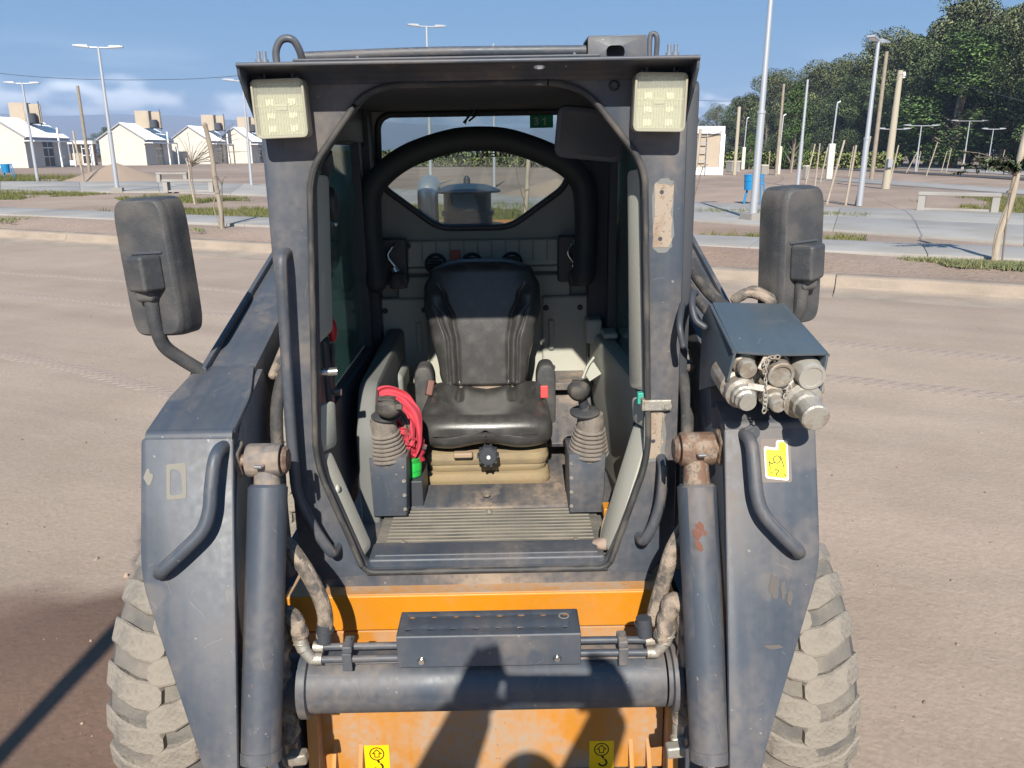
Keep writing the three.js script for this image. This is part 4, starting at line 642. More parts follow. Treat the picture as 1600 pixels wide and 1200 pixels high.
  const mat = inn('floor_mat', [B(.655, .012, .315, .004, .722, -.262, 0, 0, 0, .004)], M.mat);
  for (let k = 0; k < 13; k++) inn('mat_rib', B(.60, .006, .008, .006, .730, -.125 - k * .0215), M.mat, mat);
  for (const [x, z] of [[-.24, -.16], [.01, -.15], [.25, -.16], [.0, -.36]]) inn('mat_screw', [Cy(.010, .010, .008, x, .736, z), Cy(.005, .005, .012, x, .738, z)], M.zinc, mat);
  inn('seat_step', [prism([[-.27, .735, -.40], [.265, .735, -.40], [.235, .745, -.56], [-.245, .745, -.56]], [0, 1, 0], .06, .006), B(.64, .05, .35, -.01, .70, -.72, 0, 0, 0, .01)], M.greyDusty);
  inn('rear_floor_plate', [B(.17, .02, .30, .29, .86, -.92, .5), B(.17, .03, .2, .29, .96, -1.05)], M.greyDusty);
  inn('orange_bracket', [B(.04, .035, .05, .362, .765, -.29)], M.orange);
  inn('floor_box', B(.09, .10, .16, -.252, .77, -.49), M.black);
  inn('wire_bundle', [tube([[.34, .83, -.15], [.325, .80, -.13], [.318, .765, -.11]], .006, 14, 8), tube([[.345, .84, -.16], [.335, .79, -.12], [.328, .765, -.10]], .004, 14, 8)], M.tan); inn('dirt_lump', Sp(.03, .318, .765, -.08, 1.1, .55, .7), M.dirtPlain);
  // interior mirror
  const mr = new THREE.Group(); mr.name = 'interior_mirror'; L.add(mr); mr.position.set(.278, 1.838, -.15); mr.rotation.set(.1, -.12, -.09);
  mesh('housing', [ext(rpath([[-.085, -.062], [.085, -.062], [.085, .062], [-.085, .062]], .025), .03, .008, 0), rod([0, .05, -.02], [.02, .12, -.02], .008)], M.black, mr); mesh('mirror_glass', ext(rpath([[-.073, -.05], [.073, -.05], [.073, .05], [-.073, .05]], .02), .002, 0, .0015), plain(.05, .055, .06, .15, { metalness: .3 }), mr);
}
// ---- seat
{
  const seat = new THREE.Group(); seat.name = 'seat'; L.add(seat);
  const wB = [[0, .150], [.12, .160], [.45, .186], [.62, .209], [.78, .207], [.90, .185], [1, .150]];
  const back = loft(180, 120, (u, v) => {
    const a = u * 6.28319, e = v < .05 ? Math.sqrt(1 - (1 - v / .05) ** 2) : v > .90 ? Math.sqrt(Math.max(0, 1 - ((v - .90) / .10) ** 2)) : 1;
    const w = table(v, wB) * (v > .9 ? Math.pow(e, .55) : Math.pow(e, .3)), d = .052 * Math.pow(e, .7), c = Math.cos(a), s = Math.sin(a);
    const x = w * sgnp(c, .62); let z = d * sgnp(s, .55);
    if (s > 0 && e > .2) {
      const ax = Math.abs(x), fade = Math.pow(s, .6) * e;
      const g1 = table(v, [[0, .085], [.35, .088], [.55, .100], [.72, .128], [.84, .150], [1, .16]]), g2 = g1 + table(v, [[0, .034], [.4, .034], [.6, .048], [.72, .055], [1, .06]]);
      const gr = (g, wd, k) => -k * Math.exp(-(((ax - g) / wd) ** 2));
      const up = step(.02, .06, v) * (1 - step(.74, .84, v)), up2 = step(.02, .06, v) * (1 - step(.58, .68, v));
      const bol = .022 * step(g1 - .004, g1 + .05, ax) * (1 - step(.72, .92, v));
      z += fade * (bol + gr(g1 + .004, .0055, .013) * up + gr(g2, .005, .011) * up2 + .008 * Math.exp(-(((ax - (g1 + g2) / 2) / .012) ** 2)) * up2);
    }
    return [-.022 + x, .988 + .448 * v, -.905 - .075 * v + z + .012 * Math.sin(v * 3)];
  });
  part('backrest', back, M.vinyl, seat);
  for (const sx of [-1, 1]) for (const k of [0, 1]) { const p = []; for (let i = 0; i <= 14; i++) { const v = lerp(.07, k ? .64 : .76, i / 14), g1 = table(v, [[0, .085], [.35, .088], [.55, .100], [.72, .128], [.84, .150], [1, .16]]), g = k ? g1 + table(v, [[0, .034], [.4, .034], [.6, .048], [.72, .055], [1, .06]]) : g1 + .004; p.push([-.022 + sx * g, .988 + .448 * v, -.905 - .075 * v + (k ? .047 : .0465) + .012 * Math.sin(v * 3)]); } part('seam', tube(p, .0014, 60, 8), M.seal, seat); }
  const cush = loft(180, 110, (u, v) => {                       // v runs from the front lip to the rear
    const a = u * 6.28319, e0 = v < .16 ? Math.sqrt(1 - (1 - v / .16) ** 2) : 1, e1 = v > .94 ? Math.sqrt(Math.max(0, 1 - ((v - .94) / .06) ** 2)) : 1;
    const c = Math.cos(a), s = Math.sin(a), w = lerp(.226, .205, v) * Math.pow(e0 * e1, .30);
    const x = w * sgnp(c, .5), ax = Math.abs(x) / .226; let y = (s > 0 ? .058 : .062) * Math.pow(e0 * e1, .8) * sgnp(s, .55);
    if (s > 0) { const f = Math.pow(s, .4) * e0 * e1; y += f * (.022 * step(.35, .8, ax) * step(.15, .4, v) - .012 * Math.exp(-(((ax - .42) / .045) ** 2)) * step(.42, .6, v) - .016 * (1 - step(0, .45, ax)) * step(.1, .5, v) - .009 * Math.exp(-(((ax - (.62 + .5 * (v - .5))) / .04) ** 2)) * step(.3, .45, v) * (1 - step(.6, .8, v))); }
    else y += .024 * Math.exp(-((ax / .35) ** 2)) * (1 - step(.05, .5, v)) * Math.pow(-s, .3);
    const z = -.548 - .335 * v - .02 * ax * ax * (1 - step(0, .5, v)) + .006 * Math.sin(x * 30) * 0;
    return [-.012 + x, .912 + .030 * v + y, z];
  });
  part('cushion', cush, M.vinyl, seat);
  part('cushion_dust', [ext(rpath([[-.17, -.012], [.15, -.012], [.14, .03], [.07, .022], [-.09, .022], [-.16, .03]], .012), .02, .004, 0)].map(g => T(g, 0, .985, -.868, -.9)), M.vinylDusty, seat);
  part('back_shell', [B(.30, .36, .05, -.022, 1.19, -.975, -.15, 0, 0, .03)], M.black, seat);
  for (const sx of [-1, 1]) part('side_shell', [ext(rpath([[-.035, -.14], [.035, -.14], [.035, .06], [.02, .10], [-.02, .10], [-.035, .07]], .025), .10, .012, 0)].map(g => { T(g, 0, 0, 0, 0, sx < 0 ? 0 : 0, 0); if (sx > 0) g = mx(g); return T(g, -.018 + sx * .220, .965, -.87); }), M.plastic, seat);
  part('buckle', [B(.024, .055, .03, -.206, 1.02, -.76, -.3, .2, -.2, .005)], plain(.14, .055, .04, .5), seat);
  part('belt_tongue', [B(.045, .018, .006, -.168, .985, -.77, -.5, 0, .05, .002), B(.012, .018, .008, -.14, .982, -.765, -.5, 0, 0, .002)], M.steel, seat);
  part('red_button', [B(.026, .042, .01, .187, 1.018, -.694, -.2, 0, 0, .003)], plain(.62, .05, .05, .4), seat);
  // suspension bellows
  const bel = (y, h, w, d, z) => ext(rpath([[-w / 2, -d / 2], [w / 2, -d / 2], [w / 2, d / 2], [-w / 2, d / 2]], .05), h, h * .42, 0, 10);
  const ring = (y, h, w, d) => T(bel(0, h, w, d), -.012, y + h / 2, -.73, -Math.PI / 2, 0, 0);
  part('bellows', [ring(.815, .052, .42, .27), ring(.785, .038, .405, .255), ring(.742, .058, .43, .28), ring(.72, .03, .42, .27)], M.tan, seat);
  part('slide_rail', [B(.43, .012, .30, -.012, .712, -.735, 0, 0, 0, .005), tube([[-.215, .716, -.59], [-.20, .712, -.575], [-.08, .711, -.572], [.06, .711, -.572], [.18, .713, -.575], [.205, .716, -.59]], .006, 40, 10)], M.black, seat);
  part('adjust_lever', [B(.064, .018, .03, -.088, .84, -.582, 0, 0, 0, .006)], plain(.33, .24, .17, .8), seat);
  const kn = part('adjust_knob', T(merge([lathe([[0, -.02], [.026, -.02], [.031, -.014], [.031, .012], [.026, .02], [.012, .021], [0, .019]], 28), ...Array.from({ length: 10 }, (_, i) => Cy(.0045, .0045, .034, Math.cos(i * .628) * .031, 0, Math.sin(i * .628) * .031, 0, 0, 0, 8))]), -.004, .855, -.532, Math.PI / 2, 0, 0), M.black, seat); part('knob_pin', rod([-.002, .856, -.515], [-.002, .856, -.508], .006), M.white, kn);
  for (const z of [-.455, -.47]) part('base_bolt', hexBolt(.008, .01, -.01, .75, z, 0), M.zinc, seat);
}
// ---- joysticks
for (const sx of [-1, 1]) {
  const cx = sx < 0 ? -.296 : .300, g = new THREE.Group(); g.name = 'joystick'; L.add(g);
  mesh('post', [prism([[cx - .054, .742, -.325], [cx + .047, .742, -.325], [cx + .055, .93, -.335], [cx - .058, .93, -.335]], [0, 0, 1], .17, .006)], M.grey, g);
  for (let k = 0; k < 4; k++) mesh('bolt', hexBolt(.0038, .007, cx - sx * (sx < 0 ? .043 : .049), .765 + k * .045, -.323 - k * .003), M.zinc, g);
  const tx = sx < 0 ? .000 : -.012, ty = sx < 0 ? 1.02 : 1.055; const pr = []; pr.push([0, 0], [.050, 0]); for (let k = 0; k < 7; k++) { const r = .058 - k * .0024, y = .008 + k * .0125; pr.push([r - .009, y], [r, y + .004], [r, y + .008], [r - .004, y + .011]); } pr.push([.038, .095], [.037, .125], [.033, .140], [0, .142]);
  const boot = lathe(pr, 40); boot.scale(1.08, 1.0, 1.15); T(boot, cx + (sx < 0 ? -.01 : .006), .905, -.39, .10, 0, sx * -.05); mesh('boot', boot, M.boot, g);
  const bt = [cx + (sx < 0 ? -.004 : -.006), 1.045, -.375];
  mesh('collar', [T(lathe([[0, 0], [.044, 0], [.046, .006], [.040, .010], [.018, .014], [.014, .03], [0, .03]], 30), ...bt, .12, 0, 0)], M.plastic, g);
  if (sx > 0) { const s = mesh('lever', rod([bt[0], bt[1] + .01, bt[2]], [bt[0] - .014, 1.115, -.355], .016, .012), M.black, g); mesh('grip', [loft(36, 30, (u, v) => { const a = u * 6.283, r = .034 * Math.pow(Math.sin(Math.PI * clamp(v, .001, .999)), .42) * (.80 + .26 * v); return [bt[0] - .022 + Math.cos(a) * r * 1.06, 1.092 + v * .062, -.35 + Math.sin(a) * r * 1.1 + .006 * v]; }), B(.022, .006, .018, bt[0] - .03, 1.153, -.345, .1, 0, 0, .002)], M.rubber, g); }
  else { const s = mesh('lever', rod([bt[0], bt[1], bt[2]], [bt[0] + .018, 1.075, -.34], .018, .016), M.black, g); mesh('grip', [loft(36, 30, (u, v) => { const a = u * 6.283, r = .036 * Math.pow(Math.sin(Math.PI * clamp(v, .001, .999)), .42) * (.84 + .22 * v); return [bt[0] + .016 + Math.cos(a) * r * 1.1, 1.058 + v * .058, -.325 + Math.sin(a) * r]; }), B(.05, .006, .03, bt[0] + .012, 1.117, -.325, .1, 0, -.05, .002), B(.02, .018, .012, bt[0] + .050, 1.10, -.30, 0, 0, 0, .004)], M.rubber, g); }
}
// ---- chassis
{
  part('front_panel', [B(1.02, .104, .06, -.02, .641, .016, 0, 0, 0, .006)], M.orange);
  part('front_ledge', [B(1.0, .010, .13, -.02, .691, -.022, 0, 0, 0, .003), B(1.02, .085, .04, -.02, .540, .016, 0, 0, 0, .004)], M.orangeDusty);
  const low = part('lower_panel', [B(.95, .40, .03, 0, .345, .036, -.03, 0, 0, .004)], M.orangeDusty);
  const gp = (x, w) => prism([[x, .45, .05], [x, .45, .085], [x, .13, .13], [x, .13, .05]], [1, 0, 0], w, .002);
  for (const x of [-.46, .505]) part('gusset', gp(x, .028), M.orangeDusty, low);
  const tri = x => prism([[x, .245, .05], [x, .13, .12], [x, .13, .05]], [1, 0, 0], .012, .001);
  for (const x of [-.352, .392, -.425, .44]) part('gusset', tri(x), M.orangeDusty, low);
  const hookTex = canvasTex(256, 336, (c, w, h) => { c.fillStyle = '#f2c400'; c.fillRect(0, 0, w, h); c.strokeStyle = c.fillStyle = '#161308'; c.lineWidth = 12; c.beginPath(); c.arc(128, 100, 72, 0, 7); c.stroke(); c.lineWidth = 10; c.beginPath(); c.moveTo(128, 50); c.lineTo(172, 96); c.lineTo(150, 96); c.lineTo(150, 138); c.lineTo(106, 138); c.lineTo(106, 96); c.lineTo(84, 96); c.closePath(); c.stroke(); c.lineWidth = 22; c.beginPath(); c.moveTo(134, 176); c.lineTo(150, 206); c.stroke(); c.lineWidth = 20; c.beginPath(); c.arc(142, 254, 40, -1.2, 3.0); c.stroke(); });
  const stk = new THREE.MeshStandardMaterial({ map: hookTex, roughness: .45 });
  for (const x of [-.316, .306]) { const m = part('hook_sticker', P(.068, .092, .0012, 0, 0, 0), stk, low, false); m.position.set(x, .188, .0560); m.rotation.x = -.03; }
  part('chassis_body', [P(.92, .40, 2.0, 0, .34, -1.0), P(.90, .12, 1.15, 0, .59, -.65)], M.orangeDusty);
  part('dark_underside', [B(.94, .06, .16, 0, .095, .10, 0, 0, 0, .01), P(.10, .5, .5, -.56, .42, -.15), P(.10, .5, .5, .56, .42, -.15)], M.blackMatte);
  for (const [x, y] of [[-.12, .42], [.18, .40], [.02, .18], [.33, .37]]) part('panel_bolt', hexBolt(.008, .008, x, y, .056), M.orangeDusty, low);
  // engine housing behind the cab
  part('engine_hood', [B(1.0, .80, 1.0, -.03, 1.068, -1.82, 0, 0, 0, .05)], M.orange);
  part('hood_grille', [B(.5, .012, .25, .08, 1.472, -1.6, 0, 0, 0, .004)], M.orangeDusty);
  const ex = part('exhaust_pipe', tube([[-.275, 1.40, -1.72], [-.275, 1.56, -1.72], [-.275, 1.635, -1.73], [-.275, 1.66, -1.80], [-.275, 1.655, -1.90]], .046, 60, 26), plain(.55, .55, .54, .33, { metalness: .75 }));
  const ac = part('air_cleaner', T(lathe([[0, 0], [.112, 0], [.112, .085], [.120, .087], [.120, .105], [.108, .108], [.108, .185], [.150, .188], [.152, .196], [.118, .210], [.085, .222], [.02, .228], [0, .228]], 40), -.105, 1.44, -1.82), plain(.022, .045, .075, .45));
  part('wing_nut', [Cy(.014, .016, .024, -.105, 1.678, -1.82), Sp(.012, -.105, 1.69, -1.82)], M.black, ac); part('filter_label', [prism([[-.165, 1.628, -1.700], [-.07, 1.628, -1.700], [-.05, 1.56, -1.703], [-.10, 1.55, -1.703], [-.16, 1.57, -1.703]], [0, 0, 1], .002, 0)], plain(.18, .25, .30, .5), ac);
  // rear towers of the lift arms
  for (const sx of [-1, 1]) part('rear_tower', [B(.14, 1.0, .34, sx * .58, 1.22, -1.75, 0, 0, 0, .02)], M.grey);
}
// ---- wheels: chevron lugs, each a piece of its own
{
  const R = .398, W = .232, lugBase = (() => {                  // one lug, wrapped on the tread; mirrored for the other side
    const path = [[.130, .054], [.088, .030], [.045, .006], [.010, 0], [-.018, 0]], wd = [.062, .066, .068, .068, .050], pos = [], idx = [], n = 24;
    const at = t => { const f = t * (path.length - 1), i = Math.min(path.length - 2, Math.floor(f)), k = f - i; return [lerp(path[i][0], path[i + 1][0], k), lerp(path[i][1], path[i + 1][1], k), lerp(wd[i], wd[i + 1], k)]; };
    for (let i = 0; i <= n; i++) { const [a, c, w0] = at(i / n), w = w0 * (i > n - 3 ? (i === n ? .55 : i === n - 1 ? .8 : .93) : 1), sh = a > .085 ? (a - .085) * .55 : 0, h = .0175;
      for (const [dc, dr, ww] of [[-.5, -.014, 1.14], [-.5, h - .004, 1], [-.42, h, 1], [.42, h, 1], [.5, h - .004, 1], [.5, -.014, 1.14]]) { const ang = (c + dc * w * ww) / R, r = R + dr - sh - a * a * .6; pos.push(a, Math.sin(ang) * r, Math.cos(ang) * r); } }
    for (let i = 0; i < n; i++) for (let j = 0; j < 5; j++) { const q = i * 6 + j; idx.push(q, q + 6, q + 7, q, q + 7, q + 1); }
    for (const i of [0, n]) for (let j = 1; j < 5; j++) idx.push(i * 6, i * 6 + j, i * 6 + j + 1);
    let g = new THREE.BufferGeometry(); g.setAttribute('position', new THREE.Float32BufferAttribute(pos, 3)); g.setIndex(idx); g = toCreasedNormals(g, .6); return boxUV(fin(g));
  })();
  const lugB = boxUV(fin(T(mx(lugBase.clone()), 0, 0, 0)));
  const carc = lathe([[.19, -.085], [.21, -.112], [.30, -.134], [.36, -.130], [.388, -.112], [.396, -.06], [.398, 0], [.396, .06], [.388, .112], [.36, .130], [.30, .134], [.21, .112], [.19, .085]], 72); T(carc, 0, 0, 0, 0, 0, Math.PI / 2); boxUV(fin(carc));
  const rim = merge([T(lathe([[.05, .02], [.08, .03], [.15, .0], [.18, .05], [.20, .10], [.195, .11], [.18, .06], [.18, -.1], [.2, -.11]], 40), 0, 0, 0, 0, 0, Math.PI / 2)]);
  const make = (x, y, z, spin, flip) => {
    const w = new THREE.Group(); w.name = 'wheel'; L.add(w); w.position.set(x, y, z); if (flip) w.rotation.y = Math.PI;
    mesh('tyre', carc, M.tyreDark, w, true); mesh('rim', rim, M.orange, w); const hub = mesh('hub', Cy(.06, .06, .06, 0, 0, 0, 0, 0, Math.PI / 2), M.grey, w);
    const N = 23; for (let k = 0; k < N; k++) for (const s of [0, 1]) { const m = new THREE.Mesh(s ? lugB : lugBase, M.tyreDust); m.name = 'tread_lug'; m.castShadow = m.receiveShadow = true; m.rotation.x = spin + (k + s * .5) / N * 6.28318; w.add(m); }
  };
  make(-.790, .421, -.115, .05, false); make(.781, .397, -.115, .18, false); make(-.790, .421, -1.32, .3, false); make(.781, .397, -1.32, .1, false);
}
// ---- lift arms
const PA = .6877, PB = -.37, pz = y => PA + PB * y, NRM = [0, .347, .938], onP = (x, y, h = 0) => [x, y + NRM[1] * h, pz(y) + NRM[2] * h];
function decal(name, pts, mat, parent, h = .0012, holes = []) { const m = mesh(name, prism(pts.map(([x, y]) => onP(x, y, h)), NRM, .0012, 0, holes.map(hh => { const q = hh.map(([x, y]) => onP(x, y, h)); q.r = .008; return q; }), .006), mat, parent); m.castShadow = false; return m; }
const blob = (cx, cy, rx, ry, seed, n = 14) => Array.from({ length: n }, (_, i) => { const a = i / n * 6.283, k = .7 + .6 * hash(i, seed, 7); return [cx + Math.cos(a) * rx * k, cy + Math.sin(a) * ry * k]; });
for (const sx of [-1, 1]) {
  const arm = new THREE.Group(); arm.name = 'lift_arm'; L.add(arm);
  const top = 1.2100, fr = [[.742, top, .012], [.540, top - .004, .006], [.526, .56], [.512, .16], [.552, .16], [.566, .36], [.600, .553, .04], [.739, .925, .06]].map(([x, y, r]) => [sx * x, ...onP(0, y).slice(1), r ?? 0]);
  mesh('front_plate', prism(fr, NRM, .016, .004), M.grey, arm);
  const inner = sx < 0 ? [[1.205, .228], [1.29, -.02], [1.10, -.12], [.80, .10], [.40, .40], [.16, .55], [.16, .62], [.56, .465]] : [[1.205, .228], [1.30, -.02], [1.10, -.12], [.80, .10], [.40, .40], [.16, .55], [.16, .62], [.56, .465]];
  mesh('inner_plate', prism(inner.map(([y, z]) => [sx * .545, y, z - .012]), [-sx, 0, 0], .014, .002), M.grey, arm);
  mesh('outer_plate', prism([[1.20, .225], [1.285, -.02], [1.06, -.08], [.93, .20], [.93, .322]].map(([y, z]) => [sx * .725, y, z - .012]), [sx, 0, 0], .014, .002), M.grey, arm);
  mesh('back_plate', prism([[1.27, -.03], [1.08, -.10], [.78, .10], [.5, .32]].flatMap(([y, z], i, a) => i ? [] : [[sx * .55, 1.08, -.10], [sx * .72, 1.06, -.10], [sx * .60, .56, .30], [sx * .54, .5, .32]]), [0, 0, -1], .01, 0), M.grey, arm);
  const tp = [[.735, 1.224, .2275, .004], [.730, 1.262, .098], [.708, 1.297, -.016, .03], [.669, 1.302, -.034], [.566, 1.302, -.034], [.538, 1.261, .100, .03], [.540, 1.222, .2275, .004]].map(([x, y, z, r]) => [sx * x, 1.220 + (.235 - z) * .302, z, r ?? .003]);
  mesh('top_plate', prism(tp, [0, .957, .29], .014, .004), M.grey, arm);
  mesh('bend', rod([sx * .733, 1.2033, .2212], [sx * .542, 1.2033, .2212], .020, .020, 40), M.grey, arm);
  // beam running up and back to the rear tower
  const by = z => 1.300 - .285 * (z + .02), bm = (x0, x1, t0, t1, up = 0) => prism([[sx * x0, by(t0) + up, t0], [sx * x1, by(t0) + up, t0], [sx * x1, by(t1) + up, t1], [sx * x0, by(t1) + up, t1]], [0, .96, .28], .19, .006);
  const beam = mesh('beam', bm(.562, .682, .05, -1.78, -.006), M.grey, arm); mesh('beam_lip', [prism([[sx * .688, by(.0) + .012, 0], [sx * .674, by(.0) + .012, 0], [sx * .674, by(-1.78) + .012, -1.78], [sx * .688, by(-1.78) + .012, -1.78]], [0, .96, .28], .03, .003)], M.grey, beam);
  // bent grab handle on the front plate
  const hp = sx < 0 ? [[-.560, 1.190, -.006], [-.562, 1.182, .022], [-.566, 1.160, .038], [-.571, 1.110, .042], [-.575, 1.062, .042], [-.590, 1.022, .042], [-.628, .985, .042], [-.670, .950, .038], [-.688, .938, .018], [-.694, .934, -.006]] : [[.584, 1.196, -.006], [.585, 1.188, .022], [.588, 1.168, .038], [.590, 1.120, .042], [.594, 1.070, .042], [.608, 1.032, .042], [.642, .994, .042], [.672, .966, .038], [.686, .955, .018], [.692, .951, -.006]];
  mesh('grab_handle', tube(hp.map(p => onP(...p)), .0145, 90, 16), M.grey, arm);
  // lift cylinder: eye, neck, barrel, rod
  const cyl = new THREE.Group(); cyl.name = 'lift_cylinder'; L.add(cyl);
  const a = sx < 0 ? [-.477, 1.092, .232] : [.486, 1.076, .238], b = sx < 0 ? [-.491, .555, .432] : [.494, .555, .432], e = sx < 0 ? [-.487, 1.143, .214] : [.492, 1.15, .212];
  const dir = V(...b).sub(V(...a)).normalize(), al = t => [a[0] + dir.x * t, a[1] + dir.y * t, a[2] + dir.z * t];
  mesh('barrel', [rod(al(.006), al(.60), .0435, .0435, 40), rod(al(0), al(.008), .037, .0435, 40), rod(al(.40), al(.404), .0442, .0442, 40), rod(al(.575), al(.60), .0455, .0455, 40)], M.grey, cyl);
  mesh('rod', rod(al(.59), al(1.0), .019, .019, 24), M.chrome, cyl);
  mesh('eye', [T(lathe([[.014, -.038], [.036, -.038], [.038, -.034], [.038, .034], [.036, .038], [.014, .038]], 36), e[0] + sx * -.004, e[1], e[2], 0, 0, Math.PI / 2), rod([e[0] - sx * .006, e[1] - .01, e[2] + .004], al(.012), .026, .031, 20)], sx < 0 ? M.greyDusty : M.rust, cyl);
  mesh('pin', [rod([e[0] - .052, e[1], e[2]], [e[0] + .052, e[1], e[2]], .014), T(lathe([[0, 0], [.030, 0], [.032, .004], [.024, .010], [0, .011]], 28), e[0] - sx * .046, e[1], e[2], 0, 0, sx * Math.PI / 2)], M.rust, cyl);
  mesh('grease_nipple', [rod([e[0] - sx * .012, e[1] + .004, e[2] + .036], [e[0] - sx * .010, e[1] + .004, e[2] + .052], .003), rod([e[0] - sx * .010, e[1] + .004, e[2] + .052], [e[0] + sx * .004, e[1] + .006, e[2] + .056], .004)], M.steel, cyl);
  mesh('pin_bracket', [B(.04, .075, .06, sx * .555, e[1], e[2] - .01, .3, 0, 0, .012)], sx < 0 ? M.greyDusty : M.rust, arm);
  mesh('port_fitting', B(.045, .03, .03, sx * .448, .43, .32, 0, 0, .1, .006), M.zinc, cyl);
  mesh('lower_link', [B(.07, .30, .10, sx * .495, .22, .50, -.3, 0, 0, .01)], M.black, arm);
  if (sx < 0) {
    decal('glue_mark', [[-.685, 1.155], [-.642, 1.158], [-.640, 1.085], [-.683, 1.083]], M.glue, arm, .001, [[[-.676, 1.146], [-.653, 1.142], [-.648, 1.094], [-.676, 1.091]]]);
    decal('worn_patch', blob(-.724, 1.128, .009, .016, 4), M.glue, arm);
  } else {
    for (const [x, y, rx, ry, s] of [[.635, .885, .010, .022, 2], [.655, .88, .006, .02, 3], [.668, .862, .006, .014, 5], [.628, .765, .02, .004, 6]]) decal('rust_stain', blob(x, y, rx, ry, s), plain(.098, .088, .082, .8), arm);
    // torn yellow sticker with a pictogram
    const g = decal('sticker_ghost', [[.618, 1.185], [.684, 1.185], [.684, 1.095], [.618, 1.095]], plain(.19, .16, .145, .8), arm, .0008);
    decal('sticker_edge', [[.625, 1.170], [.652, 1.165], [.652, 1.181], [.678, 1.181], [.677, 1.098], [.626, 1.104]], plain(.72, .72, .68, .6), arm, .0016);
    decal('yellow_sticker', [[.629, 1.164], [.657, 1.160], [.657, 1.178], [.674, 1.177], [.673, 1.103], [.630, 1.108]], plain(.72, .66, .015, .5), arm, .0026);
    const ink = plain(.05, .05, .03, .6); const ring = Array.from({ length: 20 }, (_, i) => [.652 + Math.cos(i / 20 * 6.283) * .0085, 1.142 + Math.sin(i / 20 * 6.283) * .0085]), ri = ring.map(([x, y]) => [lerp(.652, x, .78), lerp(1.142, y, .78)]);
    decal('pictogram', ring, ink, arm, .0034, [ri]); for (const [x0, y0, x1, y1] of [[.634, 1.139, .640, 1.133], [.634, 1.139, .637, 1.125], [.640, 1.133, .646, 1.136], [.646, 1.123, .656, 1.119], [.650, 1.113, .648, 1.107], [.660, 1.150, .667, 1.125], [.637, 1.113, .640, 1.117], [.667, 1.112, .671, 1.107], [.655, 1.118, .648, 1.112]]) { const dx = x1 - x0, dy = y1 - y0, l = Math.hypot(dx, dy), n = [-dy / l * .0009, dx / l * .0009]; decal('pictogram', [[x0 + n[0], y0 + n[1]], [x1 + n[0], y1 + n[1]], [x1 - n[0], y1 - n[1]], [x0 - n[0], y0 - n[1]]], ink, arm, .0036); }
  }
}
// chipped paint on the right barrel
for (let i = 0; i < 7; i++) { const t = .09 + .055 * hash(i, 3, 3), a = -.35 + .5 * hash(i, 5, 3); part('rust_chip', T(Sp(.005 + .004 * hash(i, 7, 3), 0, 0, 0, .8, 1.5, .12), .486 + Math.sin(a) * .0435 + .008 * t, 1.076 - t * .937 + Math.cos(a) * .0435 * .349, .238 + t * .349 + Math.cos(a) * .0435 * .937 - .0006, -.35, a, .6 - hash(i, 9, 3)), plain(.15, .065, .045, .9)); }
for (const [x, y, z] of [[-.503, .62, .448], [-.506, .57, .466], [-.494, .70, .424]]) part('rust_chip', T(Sp(.008, 0, 0, 0, .6, 2.2, .12), x, y, z - .002, -.35, .1, .05), plain(.22, .10, .07, .8));
